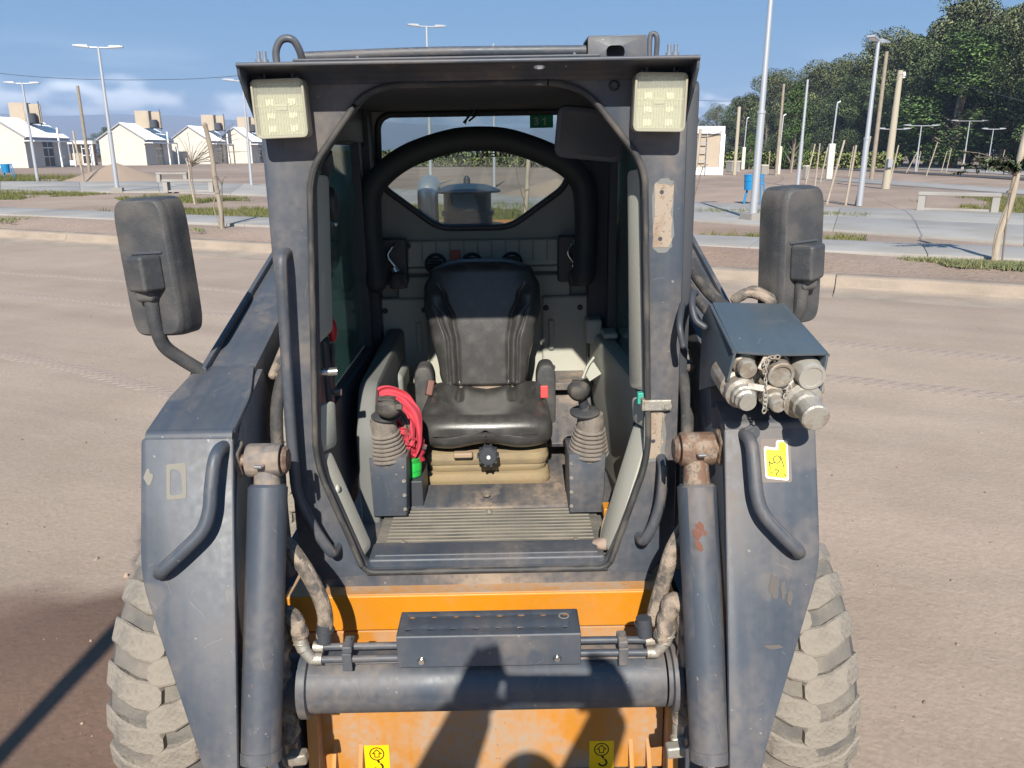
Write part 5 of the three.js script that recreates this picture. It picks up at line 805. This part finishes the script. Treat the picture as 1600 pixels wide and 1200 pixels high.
// ---- cross tube, step cover, pipes, hoses
{
  part('cross_tube', [T(lathe([[0, -.425], [.0705, -.425], [.0705, .432], [0, .432]], 56), 0, .577, .24, 0, 0, Math.PI / 2), T(lathe([[.072, -.012], [.083, -.010], [.083, .010], [.072, .012]], 48), -.43, .577, .24, 0, 0, Math.PI / 2), T(lathe([[.072, -.012], [.083, -.010], [.083, .010], [.072, .012]], 48), .452, .577, .24, 0, 0, Math.PI / 2), Cy(.07, .07, .12, -.48, .577, .24, 0, 0, Math.PI / 2), Cy(.07, .07, .12, .49, .577, .24, 0, 0, Math.PI / 2)], M.grey);
  part('tube_dust', [B(.80, .006, .07, .0, .6495, .238, 0, 0, 0, .003)], M.greyDusty);
  // bent plate step cover with two rows of slots
  const tpS = rpath([[-.2, -.052], [.222, -.052], [.222, .052], [-.2, .052]], .003); for (let k = 0; k < 8; k++) for (const [dy, o] of [[.028, 0], [-.024, -.004]]) { const h = new THREE.Path(); h.absellipse(-.172 + k * .052 + o, dy, .0085, .0042, 0, 6.2832, true); tpS.holes.push(h); }
  const tp = ext(tpS, .004, .0008, 0, 8); T(tp, 0, .739, .25, -Math.PI / 2, 0, 0);
  part('cover_bracket', B(.40, .004, .09, .011, .722, .25, 0, 0, 0, .001), M.blackMatte); const cov = part('step_cover', [tp, B(.422, .080, .005, .011, .699, .3025, 0, 0, 0, .002), B(.005, .08, .10, -.1985, .699, .25, 0, 0, 0, .002), B(.005, .08, .10, .2205, .699, .25, 0, 0, 0, .002), rod([-.2, .7375, .301], [.222, .7375, .301], .0035)], M.grey);
  part('number_plate_mark', [T(new THREE.TorusGeometry(.011, .0022, 8, 24), .188, .7415, .232, Math.PI / 2, 0, 0).scale(1, .3, 1).translate(0, .519, 0)], M.glue, cov);
  for (const x of [-.145, .168]) part('cover_bolt', hexBolt(.007, .008, x, .676, .307), M.steel, cov);
  part('hydraulic_pipe', [tube([[-.39, .690, .262], [-.2, .690, .262], [.22, .694, .262], [.38, .692, .262]], .0085, 30, 12), tube([[-.40, .672, .286], [-.2, .673, .286], [.22, .676, .286], [.39, .674, .286]], .0085, 30, 12)], M.grey);
  for (const x of [-.318, .322]) part('pipe_clamp', [B(.022, .018, .05, x, .700, .270, 0, 0, 0, .004), B(.022, .045, .006, x, .672, .298, 0, 0, 0, .002), Cy(.008, .008, .008, x, .711, .268)], M.greyDusty);
  for (const sx of [-1, 1]) {
    const o = sx < 0 ? 0 : .0;
    part('hose_elbow', [rod([sx * .402, .690, .262], [sx * .378, .690, .262], .014, .014, 6), rod([sx * .402, .674, .286], [sx * .378, .674, .286], .014, .014, 6), rod([sx * .40, .672, .286], [sx * .418, .70, .288], .013), rod([sx * .418, .70, .288], [sx * .430, .735, .28], .015, .017), T(new THREE.TorusGeometry(.016, .003, 8, 20), sx * .424, .715, .285, 1.2, 0, sx * .3)], M.zinc);
    const pth = sx < 0 ? [[-.425, .72, .283], [-.437, .765, .275], [-.455, .785, .27], [-.466, .755, .272], [-.474, .69, .275], [-.478, .63, .278], [-.474, .57, .285], [-.472, .50, .285], [-.474, .44, .282]] : [[.415, .70, .283], [.424, .76, .275], [.438, .795, .27], [.455, .785, .27], [.464, .72, .272], [.468, .65, .275], [.474, .59, .278], [.470, .53, .280], [.462, .47, .278]];
    part('hose_sleeve', (() => { const c = new THREE.CatmullRomCurve3(pth.map(p => V(...p))), g = loft(22, 90, (u, v) => { const p = c.getPointAt(clamp(v, .0005, .9995)), t = c.getTangentAt(clamp(v, .0005, .9995)), s = V(0, 0, 1).addScaledVector(t, -t.z).normalize(), q = t.clone().cross(s), a = u * 6.283, r = .0225 * (1 + .22 * (vn(v * 11 + sx * 3, u * 3, 999, 3, 41) - .5) * 2 + .10 * Math.sin(v * 70 + 3 * Math.sin(a))) * (v < .012 || v > .988 ? .7 : 1); return [p.x + q.x * Math.cos(a) * r * .9 + s.x * Math.sin(a) * r, p.y + q.y * Math.cos(a) * r * .9 + s.y * Math.sin(a) * r, p.z + q.z * Math.cos(a) * r * .9 + s.z * Math.sin(a) * r]; }); return g; })(), M.sleeve);
    part('hose_end', [rod([pth[8][0], pth[8][1] + .03, pth[8][2]], [pth[8][0], pth[8][1] - .035, pth[8][2]], .016, .014, 20), B(.04, .026, .026, pth[8][0], pth[8][1] - .04, pth[8][2] + .01, 0, 0, .15, .008), Sp(.011, pth[8][0], pth[8][1] - .04, pth[8][2] + .026)], M.zinc);
    // second hose running up behind the cylinder
    part('hose', tube(sx < 0 ? [[-.378, .715, .255], [-.372, .755, .25], [-.378, .80, .245], [-.395, .845, .24], [-.42, .885, .225], [-.455, .92, .20], [-.50, .95, .17]] : [[.40, .73, .235], [.412, .79, .235], [.424, .845, .235], [.44, .90, .225], [.47, .94, .20], [.51, .97, .17]], .0185, 50, 14), M.sleeve);
    part('hose_collar', [rod([sx * .378, .70, .258], [sx * .374, .745, .252], .0185, .0185, 20), rod([sx * .374, .725, .252], [sx * .374, .73, .252], .021, .021, 20)], M.black);
    part('hose', tube([[sx * .50, 1.30, -.1], [sx * .51, 1.20, .0], [sx * .505, 1.05, .05], [sx * .50, .92, .08], [sx * .49, .80, .10]], .016, 40, 12), M.rubber);
    part('hose', tube([[sx * .515, 1.42, -.45], [sx * .52, 1.33, -.2], [sx * .525, 1.27, -.05]], .013, 30, 10), M.sleeve);
  }
}
// ---- grab handles on the cab posts
part('grab_handle', tube([[-.449, 1.580, -.01], [-.449, 1.578, .035], [-.450, 1.550, .055], [-.456, 1.40, .056], [-.463, 1.21, .056], [-.466, 1.06, .056], [-.462, .985, .056], [-.432, .90, .056], [-.402, .84, .054], [-.392, .818, .040], [-.390, .812, -.01]], .0135, 120, 16), M.grey);
part('grab_handle', tube([[.452, 1.045, -.01], [.451, 1.040, .030], [.449, 1.015, .047], [.444, .95, .050], [.430, .89, .050], [.412, .845, .046], [.404, .830, .030], [.402, .826, -.01]], .0135, 80, 16), M.grey);
// ---- bare hinge patches and the door catch on the right post
for (const [y0, y1, hs] of [[1.578, 1.722, [1.705, 1.598]], [1.045, 1.178, [1.092]]]) {
  const c = [], n = 9; const jj = (i, s) => (hash(i, s, 5) - .5) * .010; for (let i = 0; i <= n; i++) c.push([.414 + jj(i, y0 * 100 | 0) * .4, lerp(y0, y1, i / n)]); for (let i = 0; i <= 4; i++) c.push([lerp(.416, .456, i / 4), y1 + jj(i, 71)]); for (let i = n; i >= 0; i--) c.push([.4535 + jj(i, 23 + (y0 * 10 | 0)), lerp(y0, y1, i / n)]);
  const pr = []; for (let i = 0; i < 26; i++) { const a = i / 26 * 6.283, k = 1 + .35 * (hash(i, y0 * 50 | 0, 9) - .5); pr.push([.435 + sgnp(Math.cos(a), .5) * .0255 * k, lerp(y0, y1, .5) + sgnp(Math.sin(a), .45) * ((y1 - y0) / 2 + .012) * (1 + (k - 1) * .25)]); } part('worn_border', ext(rpath(pr, .004), .0006, 0, .0009), plain(.17, .175, .17, .75));
  const p = part('hinge_patch', ext(rpath(c, .002), .0012, 0, .0016), M.bare); for (const y of hs) part('bolt_hole', Cy(.0048, .0048, .001, .430, y, .0022, Math.PI / 2), M.black, p);
}
part('door_catch', [B(.068, .028, .010, .436, 1.190, .010, 0, 0, 0, .003), B(.010, .030, .05, .402, 1.190, -.012, 0, 0, 0, .003), hexBolt(.008, .008, .458, 1.189, .020)], M.zinc);
part('catch_pad', B(.016, .030, .02, .398, 1.200, -.022, 0, 0, 0, .003), plain(.04, .33, .26, .4));
// ---- outside mirrors
for (const sx of [-1, 1]) {
  const g = new THREE.Group(); g.name = 'outside_mirror'; L.add(g);
  const c = sx < 0 ? [-.756, 1.552, 0] : [.742, 1.552, 0], w = sx < 0 ? .150 : .134;
  const sh = (u, v) => { const a = u * 6.283, s = clamp(v, 0, 1), k = s < .5 ? Math.pow(Math.sin(s * Math.PI), .28) : 1, x = sgnp(Math.cos(a), .30) * w / 2, y = sgnp(Math.sin(a), .30) * .162 * (1 - .0 * x); const kk = .62 + .38 * k; return [x * (s < .5 ? kk : 1) * (s === 0 ? .001 : 1), y * (s < .5 ? .86 + .14 * k : 1) * (s === 0 ? .001 : 1), .040 - .075 * s + (s < .25 ? .004 : 0)]; };
  const body = mesh('housing', loft(96, 28, sh), M.plastic, g); 
  const mg = mesh('mirror_glass', ext(rpath([[-w / 2 + .01, -.148], [w / 2 - .01, -.148], [w / 2 - .01, .148], [-w / 2 + .01, .148]], .02), .004, 0, -.033), M.mirrorGlass, g);
  mesh('knuckle', [B(.072, .082, .056, sx < 0 ? .006 : -.004, -.008, .055, 0, sx * .35, 0, .009), B(.05, .05, .05, sx < 0 ? .002 : -.002, -.05, .045, 0, 0, 0, .012)], M.plastic, g);
  mesh('socket_shadow_gap', [B(.084, .006, .012, sx < 0 ? .010 : -.006, .037, .040, 0, 0, 0, .002)], M.blackMatte, g);
  g.position.set(...c); g.rotation.set(-.02, sx < 0 ? -.28 : .46, sx < 0 ? .05 : .045 - .1 + .02);
  g.rotation.z = sx < 0 ? .052 : .045;
  part('mirror_stem', sx < 0 ? tube([[-.760, 1.53, .05], [-.760, 1.45, .05], [-.758, 1.405, .045], [-.752, 1.365, .03], [-.725, 1.33, .01], [-.695, 1.298, -.01], [-.66, 1.262, -.03]], .0165, 70, 16) : tube([[.752, 1.53, .05], [.755, 1.46, .05], [.752, 1.42, .04], [.735, 1.37, .02], [.70, 1.32, -.01], [.67, 1.27, -.03]], .0165, 60, 16), M.plastic);
}
// ---- hydraulic couplers under a folded cover on the right arm
{
  const cv = new THREE.Group(); cv.name = 'coupler_bank'; L.add(cv);
  const f = [[.522, 1.398, .30], [.732, 1.388, .30]], b = [[.530, 1.459, .10], [.700, 1.456, .10]];
  const cover = mesh('cover', [prism([[.536, 1.398, .305, .01], [.60, 1.396, .312, .03], [.64, 1.388, .309, .03], [.728, 1.386, .302, .01], [.696, 1.457, .095, .006], [.536, 1.459, .095, .006]], [0, .95, .3], .006, .0015), prism([[.533, 1.398, .304], [.524, 1.33, .29], [.512, 1.26, .12], [.522, 1.42, .06], [.531, 1.459, .095]], [-1, .1, 0], .006, .0015), prism([[.731, 1.386, .302, .01], [.736, 1.25, .262, .01], [.712, 1.25, .10], [.700, 1.457, .095]], [1, 0, 0], .006, .0015), rod([.533, 1.3965, .302], [.533, 1.456, .097], .004), rod([.7295, 1.384, .300], [.699, 1.454, .097], .004)], M.greyClean, cv);
  mesh('back_plate', [prism([[.53, 1.45, .09], [.70, 1.45, .09], [.71, 1.23, .16], [.53, 1.23, .16]], [0, .3, 1], .01, 0)], M.black, cv);
  const cp = (name, x, y, z, len, prof, mat = M.zinc, tilt = .20, yaw = .04) => { const g = lathe(prof.map(([r, t]) => [r, t]), 36); T(g, 0, 0, 0, Math.PI / 2, 0, 0); T(g, x, y, z, tilt, yaw, 0); return mesh(name, g, mat, cv); };
  const A = r => [[0, -.13], [r * .9, -.13], [r, -.062], [r * 1.22, -.058], [r * 1.22, -.044], [r * 1.05, -.040], [r * 1.05, -.028], [r * .86, -.024], [r * .86, -.003], [r * .80, 0], [0, 0]];
  const Bp = r => [[0, -.12], [r * .96, -.12], [r * .96, -.055], [r, -.05], [r, -.03], [r * .94, -.026], [r * .94, -.004], [r * .88, 0], [r * .70, 0], [r * .68, -.002], [0, -.002]];
  cp('coupler', .563, 1.358, .310, .15, A(.0225).map(([q, t]) => [q, Math.max(t, -.085)])); cp('coupler', .632, 1.346, .312, .15, [...A(.0265).slice(0, 7), [.028, -.024], [.028, -.002], [.026, 0], [.021, 0], [.021, -.004], [0, -.004]]); cp('coupler', .698, 1.340, .308, .14, Bp(.0315), plain(.42, .40, .36, .5, { metalness: .4 }));
  cp('coupler', .556, 1.298, .345, .15, [[0, -.15], [.036, -.15], [.036, -.075], [.030, -.07], [.030, -.052], [.034, -.05], [.034, -.042], [.026, -.038], [.026, -.026], [.0225, -.022], [.0225, -.014], [.018, -.010], [.0175, 0], [0, 0]]); cp('coupler', .620, 1.289, .345, .12, [[0, -.12], [.026, -.12], [.026, -.05], [.0195, -.045], [.0195, -.028], [.015, -.026], [.016, -.006], [.013, 0], [0, 0]]); cp('coupler', .692, 1.268, .362, .15, [[0, -.15], [.040, -.15], [.040, -.088], [.042, -.084], [.042, -.074], [.030, -.07], [.030, -.05], [.0265, -.045], [.0265, -.024], [.029, -.02], [.029, -.003], [.026, 0], [0, 0]]);
  mesh('manifold', [B(.070, .075, .10, .572, 1.335, .205, -.34, 0, 0, .008), B(.075, .055, .09, .632, 1.325, .215, -.34, 0, 0, .008), B(.09, .085, .09, .698, 1.318, .22, -.34, 0, 0, .01), B(.05, .03, .02, .652, 1.318, .272, -.34, 0, 0, .004)], M.zinc, cv);
  const chain = (pts, n) => { const c = new THREE.CatmullRomCurve3(pts.map(p => V(...p))); for (let i = 0; i < n; i++) { const p = c.getPointAt((i + .5) / n), t = c.getTangentAt((i + .5) / n), g = new THREE.TorusGeometry(.0042, .0015, 6, 14); g.scale(1, 1.5, 1); g.rotateY(i % 2 ? 1.2 : .1); g.applyQuaternion(new THREE.Quaternion().setFromUnitVectors(V(0, 1, 0), t)); g.translate(p.x, p.y, p.z); mesh('chain_link', g, M.zinc, cv); } };
  chain([[.622, 1.388, .318], [.600, 1.386, .322], [.592, 1.370, .326], [.594, 1.335, .330], [.596, 1.300, .330], [.596, 1.272, .328]], 15); chain([[.648, 1.335, .335], [.640, 1.325, .338], [.632, 1.305, .342], [.630, 1.292, .346]], 6);
  mesh('cap_strap', B(.018, .034, .004, .597, 1.372, .306, -.3, 0, -.5, .002), M.zinc, cv); mesh('cap_strap', B(.04, .014, .004, .578, 1.326, .325, -.3, 0, -.2, .002), M.zinc, cv);
  // hoop and hoses behind the bank
  mesh('hose_hoop', tube([[.515, 1.47, .02], [.50, 1.475, .06], [.492, 1.455, .09], [.497, 1.425, .11], [.515, 1.41, .12]], .008, 40, 10), M.black, cv); mesh('hose_hoop', tube([[.49, 1.44, .0], [.475, 1.425, .05], [.468, 1.40, .08], [.475, 1.36, .09]], .008, 30, 10), M.black, cv);
  for (const [o, y] of [[0, 0], [.026, .012], [.05, -.004]]) mesh('feed_hose', tube([[.515 + o, 1.60 + y, -.62], [.52 + o, 1.52 + y, -.32], [.53 + o, 1.455 + y, -.06], [.56 + o * 1.6, 1.40 + y, .10], [.57 + o * 2, 1.36, .18]], .0125, 50, 12), M.rubber, cv);
  mesh('hose_knot', [tube([[.60, 1.462, .06], [.63, 1.474, .05], [.66, 1.468, .06], [.68, 1.455, .07]], .012, 20, 10), tube([[.62, 1.46, .03], [.65, 1.478, .03], [.69, 1.46, .04]], .010, 20, 10)], M.sleeve, cv);
  mesh('light_bolt', hexBolt(.012, .01, .596, 1.203, .262), M.greyDusty, cv);
}
// ================================================================== loose things in the cab
{
  const g = thing('red_cloth', 'crumpled red cloth with a loop of strap, hung behind the left joystick', 'cloth', [-.055, 0, -1.9]); g.rotation.copy(L.rotation);
  const R = rng(31);
  mesh('bundle', loft(64, 48, (u, v) => { const a = u * 6.283, e = Math.pow(Math.sin(Math.PI * clamp(v, .001, .999)), .5), n = (vn(u * 9, v * 7, 9, 64, 3) - .5) * .5 + (vn(u * 18, v * 15, 18, 64, 5) - .5) * .25 + .12 * Math.sin(v * 22 + 3 * Math.sin(a)); const r = 1 + n; return [-.278 + .02 * (1 - v) + .068 * Math.cos(a) * e * r - .035 * v, .86 + .235 * v, -.465 + .05 * Math.sin(a) * e * r]; }), M.red, g);
  const band = (pts, w) => { const c = new THREE.CatmullRomCurve3(pts.map(p => V(...p))); return loft(36, 70, (u, v) => { const p = c.getPointAt(clamp(v, .001, .999)), t = c.getTangentAt(clamp(v, .001, .999)), s = V(.15 + .5 * Math.sin(v * 5), .1, 1).normalize(); s.addScaledVector(t, -s.dot(t)).normalize(); const q = t.clone().cross(s), a = u * 6.283, k = v < .01 || v > .99 ? .3 : 1, wr = .009 * Math.sin(Math.cos(a) * 7 + v * 9) + .012 * (vn(Math.cos(a) * 2 + 9, v * 8, 99, 99, 5) - .5), hh = .006 * Math.sin(a) * k + wr, ww = w * Math.cos(a) * k * (1 + .4 * (vn(v * 7, 1, 99, 9, 8) - .5)); return [p.x + q.x * ww + s.x * hh, p.y + q.y * ww + s.y * hh, p.z + q.z * ww + s.z * hh]; }); };
  mesh('loop', [band([[-.350, 1.055, -.47], [-.318, 1.088, -.46], [-.275, 1.075, -.45], [-.246, 1.035, -.44], [-.235, .99, -.44], [-.238, .94, -.44], [-.252, .915, -.45]], .034), band([[-.30, 1.07, -.45], [-.262, 1.035, -.43], [-.248, .98, -.42], [-.25, .94, -.43]], .026), band([[-.28, .99, -.40], [-.255, .975, -.40], [-.26, .955, -.41], [-.235, .94, -.42]], .024)], M.red, g);
  mesh('strap', [tube([[-.272, 1.045, -.415], [-.252, 1.005, -.408], [-.246, .95, -.41]], .006, 30, 8), tube([[-.262, 1.05, -.42], [-.240, 1.00, -.415], [-.236, .945, -.42]], .005, 30, 8)], M.sleeve, g);
  mesh('hanging_fold', loft(40, 20, (u, v) => { const a = u * 6.283, e = v < .04 || v > .96 ? .2 : 1; return [-.248 + .045 * Math.cos(a) * e + .004 * Math.sin(v * 20), .868 + .08 * v, -.455 + (.018 + .008 * Math.sin(a * 5)) * Math.sin(a) * e]; }), plain(.30, .012, .03, .8), g);
}
{
  const g = thing('green_container', 'small bright green plastic container on the cab floor left of the seat', 'container', [-.055, 0, -1.9]); g.rotation.copy(L.rotation);
  mesh('body', T(lathe([[0, 0], [.030, 0], [.034, .004], [.034, .020], [.036, .022], [.036, .046], [.034, .05], [0, .05]], 32), -.248, .821, -.46), M.green, g); mesh('lid', T(lathe([[0, 0], [.035, 0], [.0355, .012], [.033, .015], [0, .016]], 32), -.248, .870, -.46), plain(.02, .30, .045, .4), g);
}
// ================================================================== the photographer, behind the camera
{
  const man = thing('person', 'person in a grey shirt and dark trousers holding up a phone with both hands', 'person', [0, 0, 0]);
  const J = { head: [-.05, 1.665, .34], neck: [-.03, 1.50, .40], chest: [0, 1.30, .42], belly: [0, 1.08, .42], pel: [0, .95, .42], sl: [-.19, 1.43, .41], sr: [.19, 1.43, .41], el: [-.33, 1.47, .15], er: [.05, 1.42, .16], wl: [-.205, 1.735, .075], wr: [.170, 1.715, .075], hl: [-.09, .93, .42], hr: [.09, .93, .42], kl: [-.11, .50, .39], kr: [.12, .50, .40], al: [-.12, .08, .44], ar: [.14, .08, .45], tl: [-.14, .045, .28], tr: [.17, .045, .29] };
  const field = (bones, c, h, N, k) => {
    const mc = new MarchingCubes(N, M.red, false, false, 120000); mc.isolation = 0; mc.reset();
    const bs = bones.map(([a, b, r0, r1]) => { const d = [b[0] - a[0], b[1] - a[1], b[2] - a[2]]; return [a, d, d[0] ** 2 + d[1] ** 2 + d[2] ** 2 || 1e-9, r0, r1]; });
    for (let z = 0; z < N; z++) for (let y = 0; y < N; y++) for (let x = 0; x < N; x++) {
      const px = c[0] + (x - N / 2) / (N / 2) * h, py = c[1] + (y - N / 2) / (N / 2) * h, pw = c[2] + (z - N / 2) / (N / 2) * h; let D = 9;
      for (const [a, d, l2, r0, r1] of bs) { const ex = px - a[0], ey = py - a[1], ez = pw - a[2], t = clamp((ex * d[0] + ey * d[1] + ez * d[2]) / l2), q = Math.hypot(ex - d[0] * t, ey - d[1] * t, ez - d[2] * t) - lerp(r0, r1, t); if (q - D < k * 2) { const w = clamp(.5 + .5 * (D - q) / k); D = lerp(D, q, w) - k * w * (1 - w); } }
      mc.field[z * N * N + y * N + x] = -D;
    }
    mc.update(); const n = mc.count, g = new THREE.BufferGeometry(), p = new Float32Array(n * 3), q = new Float32Array(n * 3);
    for (let i = 0; i < n * 3; i++) { p[i] = c[i % 3] + mc.positionArray[i] * h; q[i] = mc.normalArray[i]; }
    g.setAttribute('position', new THREE.BufferAttribute(p, 3)); let m = mergeVertices(g, 1e-5); m.computeVertexNormals(); return m.toNonIndexed();
  };
  const body = field([[J.head, [-.05, 1.72, .345], .086, .080], [[-.05, 1.625, .30], [-.05, 1.65, .29], .05, .06], [[-.05, 1.66, .255], [-.05, 1.68, .262], .012, .008], [J.neck, J.head, .058, .052], [J.chest, [-.01, 1.44, .42], .14, .10], [[-.08, 1.32, .42], [.08, 1.32, .42], .13, .13], [J.belly, J.chest, .13, .15], [[-.07, .97, .42], [.07, .97, .42], .125, .125], [J.sl, J.sr, .07, .07], [J.sl, J.el, .072, .078], [J.el, J.wl, .095, .060], [J.sr, J.er, .072, .074], [J.er, J.wr, .090, .058], [J.hl, J.kl, .096, .066], [J.kl, J.al, .068, .048], [J.hr, J.kr, .096, .066], [J.kr, J.ar, .068, .048], [J.al, J.tl, .05, .042], [J.ar, J.tr, .05, .042]], [0, .93, .35], 1.0, 96, .035);
  const hand = s => {
    const w = s < 0 ? J.wl : J.wr, m = s < 0 ? [-.150, 1.805, .050] : [.150, 1.785, .045], ph = s < 0 ? -.085 : .125, bs = [];
    bs.push([w, m, .034, .040], [[m[0] + s * .030, m[1] - .015, m[2]], [m[0] + s * .012, m[1] + .045, m[2] - .012], .034, .028], [m, [m[0] - s * .02, m[1] + .02, m[2] - .015], .036, .030]);
    for (let i = 0; i < 4; i++) {                                  // fingers: knuckle, middle joint, tip on the phone's edge
      const k = [m[0] + s * (.022 - .012 * i), m[1] + .040 + .008 * i, m[2] - .016], j = [k[0] - s * (.012 + .004 * i), k[1] + .040 - .004 * Math.abs(i - 1.5), .022], t = [lerp(j[0], ph, .55), 1.832 + .010 * (3 - i) * .4, .012 + .002 * i], e = [lerp(j[0], ph, .85), 1.829, .013 + .003 * i];
      bs.push([k, j, .0115, .0105], [j, t, .0105, .0095], [t, e, .0095, .0085]);
    }
    if (s < 0) bs.push([[m[0] + .01, m[1] + .04, m[2]], [m[0] + .004, m[1] + .075, m[2] - .01], .022, .014], [[m[0] + .004, m[1] + .075, m[2] - .01], [m[0] - .004, m[1] + .108, m[2] - .012], .013, .009], [[m[0] - .012, m[1] + .03, m[2]], [m[0] - .010, m[1] + .07, m[2]], .022, .014]);
    bs.push([[m[0], m[1] - .02, m[2]], [m[0] - s * .045, m[1] - .028, .045], .017, .014], [[m[0] - s * .045, m[1] - .028, .045], [ph, 1.765, .026], .013, .0105]);
    return field(bs, [m[0] - s * .01, 1.79, .04], .14, 56, .009);
  };
  const all = merge([body, hand(-1), hand(1)]); const P0 = all.attributes.position, col = new Float32Array(P0.count * 3);
  for (let i = 0; i < P0.count; i++) { const y = P0.getY(i), z = P0.getZ(i), x = P0.getX(i); let c = [.20, .21, .23]; if (y < .98) c = [.045, .05, .065]; if (y < .11) c = [.05, .035, .025]; if ((y > 1.53 && Math.hypot(x + .05, z - .33) < .16) || (z < .095 && y > 1.69)) c = [.36, .21, .145]; col.set(c, i * 3); }
  all.setAttribute('color', new THREE.BufferAttribute(col, 3)); mesh('body', all, plain(1, 1, 1, .8, { vertexColors: true }), man); 
  man.children[0].geometry.setAttribute('color', new THREE.BufferAttribute(col, 3));
  mesh('hair', loft(40, 24, (u, v) => { const a = u * 6.283, t = v * 1.75, r = .092 * Math.sin(clamp(t, 0, 3.1)) + .0001; return [-.05 + Math.cos(a) * r, 1.70 + .108 * Math.cos(t) + (Math.sin(a) < 0 ? .02 * v : -.02 * v), .352 + Math.sin(a) * r * 1.12]; }), plain(.02, .016, .013, .8), man);
  for (const s of [-1, 1]) { mesh('eye', Sp(.011, -.05 + s * .031, 1.692, .268, 1, .6, .6), plain(.6, .58, .55, .2), man); mesh('ear', Sp(.026, -.05 + s * .086, 1.675, .35, .35, 1, .7), plain(.36, .21, .145, .7), man); }
  mesh('mouth', Sp(.022, -.05, 1.622, .251, 1, .22, .3), plain(.28, .11, .09, .6), man);
  const ph = thing('phone', 'black smartphone held sideways at eye height by the photographer', 'phone', [.0, 1.795, .016]); mesh('phone_body', B(.200, .084, .009, .010, 0, 0, 0, 0, 0, .004), M.black, ph); mesh('screen', P(.190, .076, .001, .010, 0, .0051), plain(.02, .02, .025, .1), ph);
}
renderer.render(scene, camera);
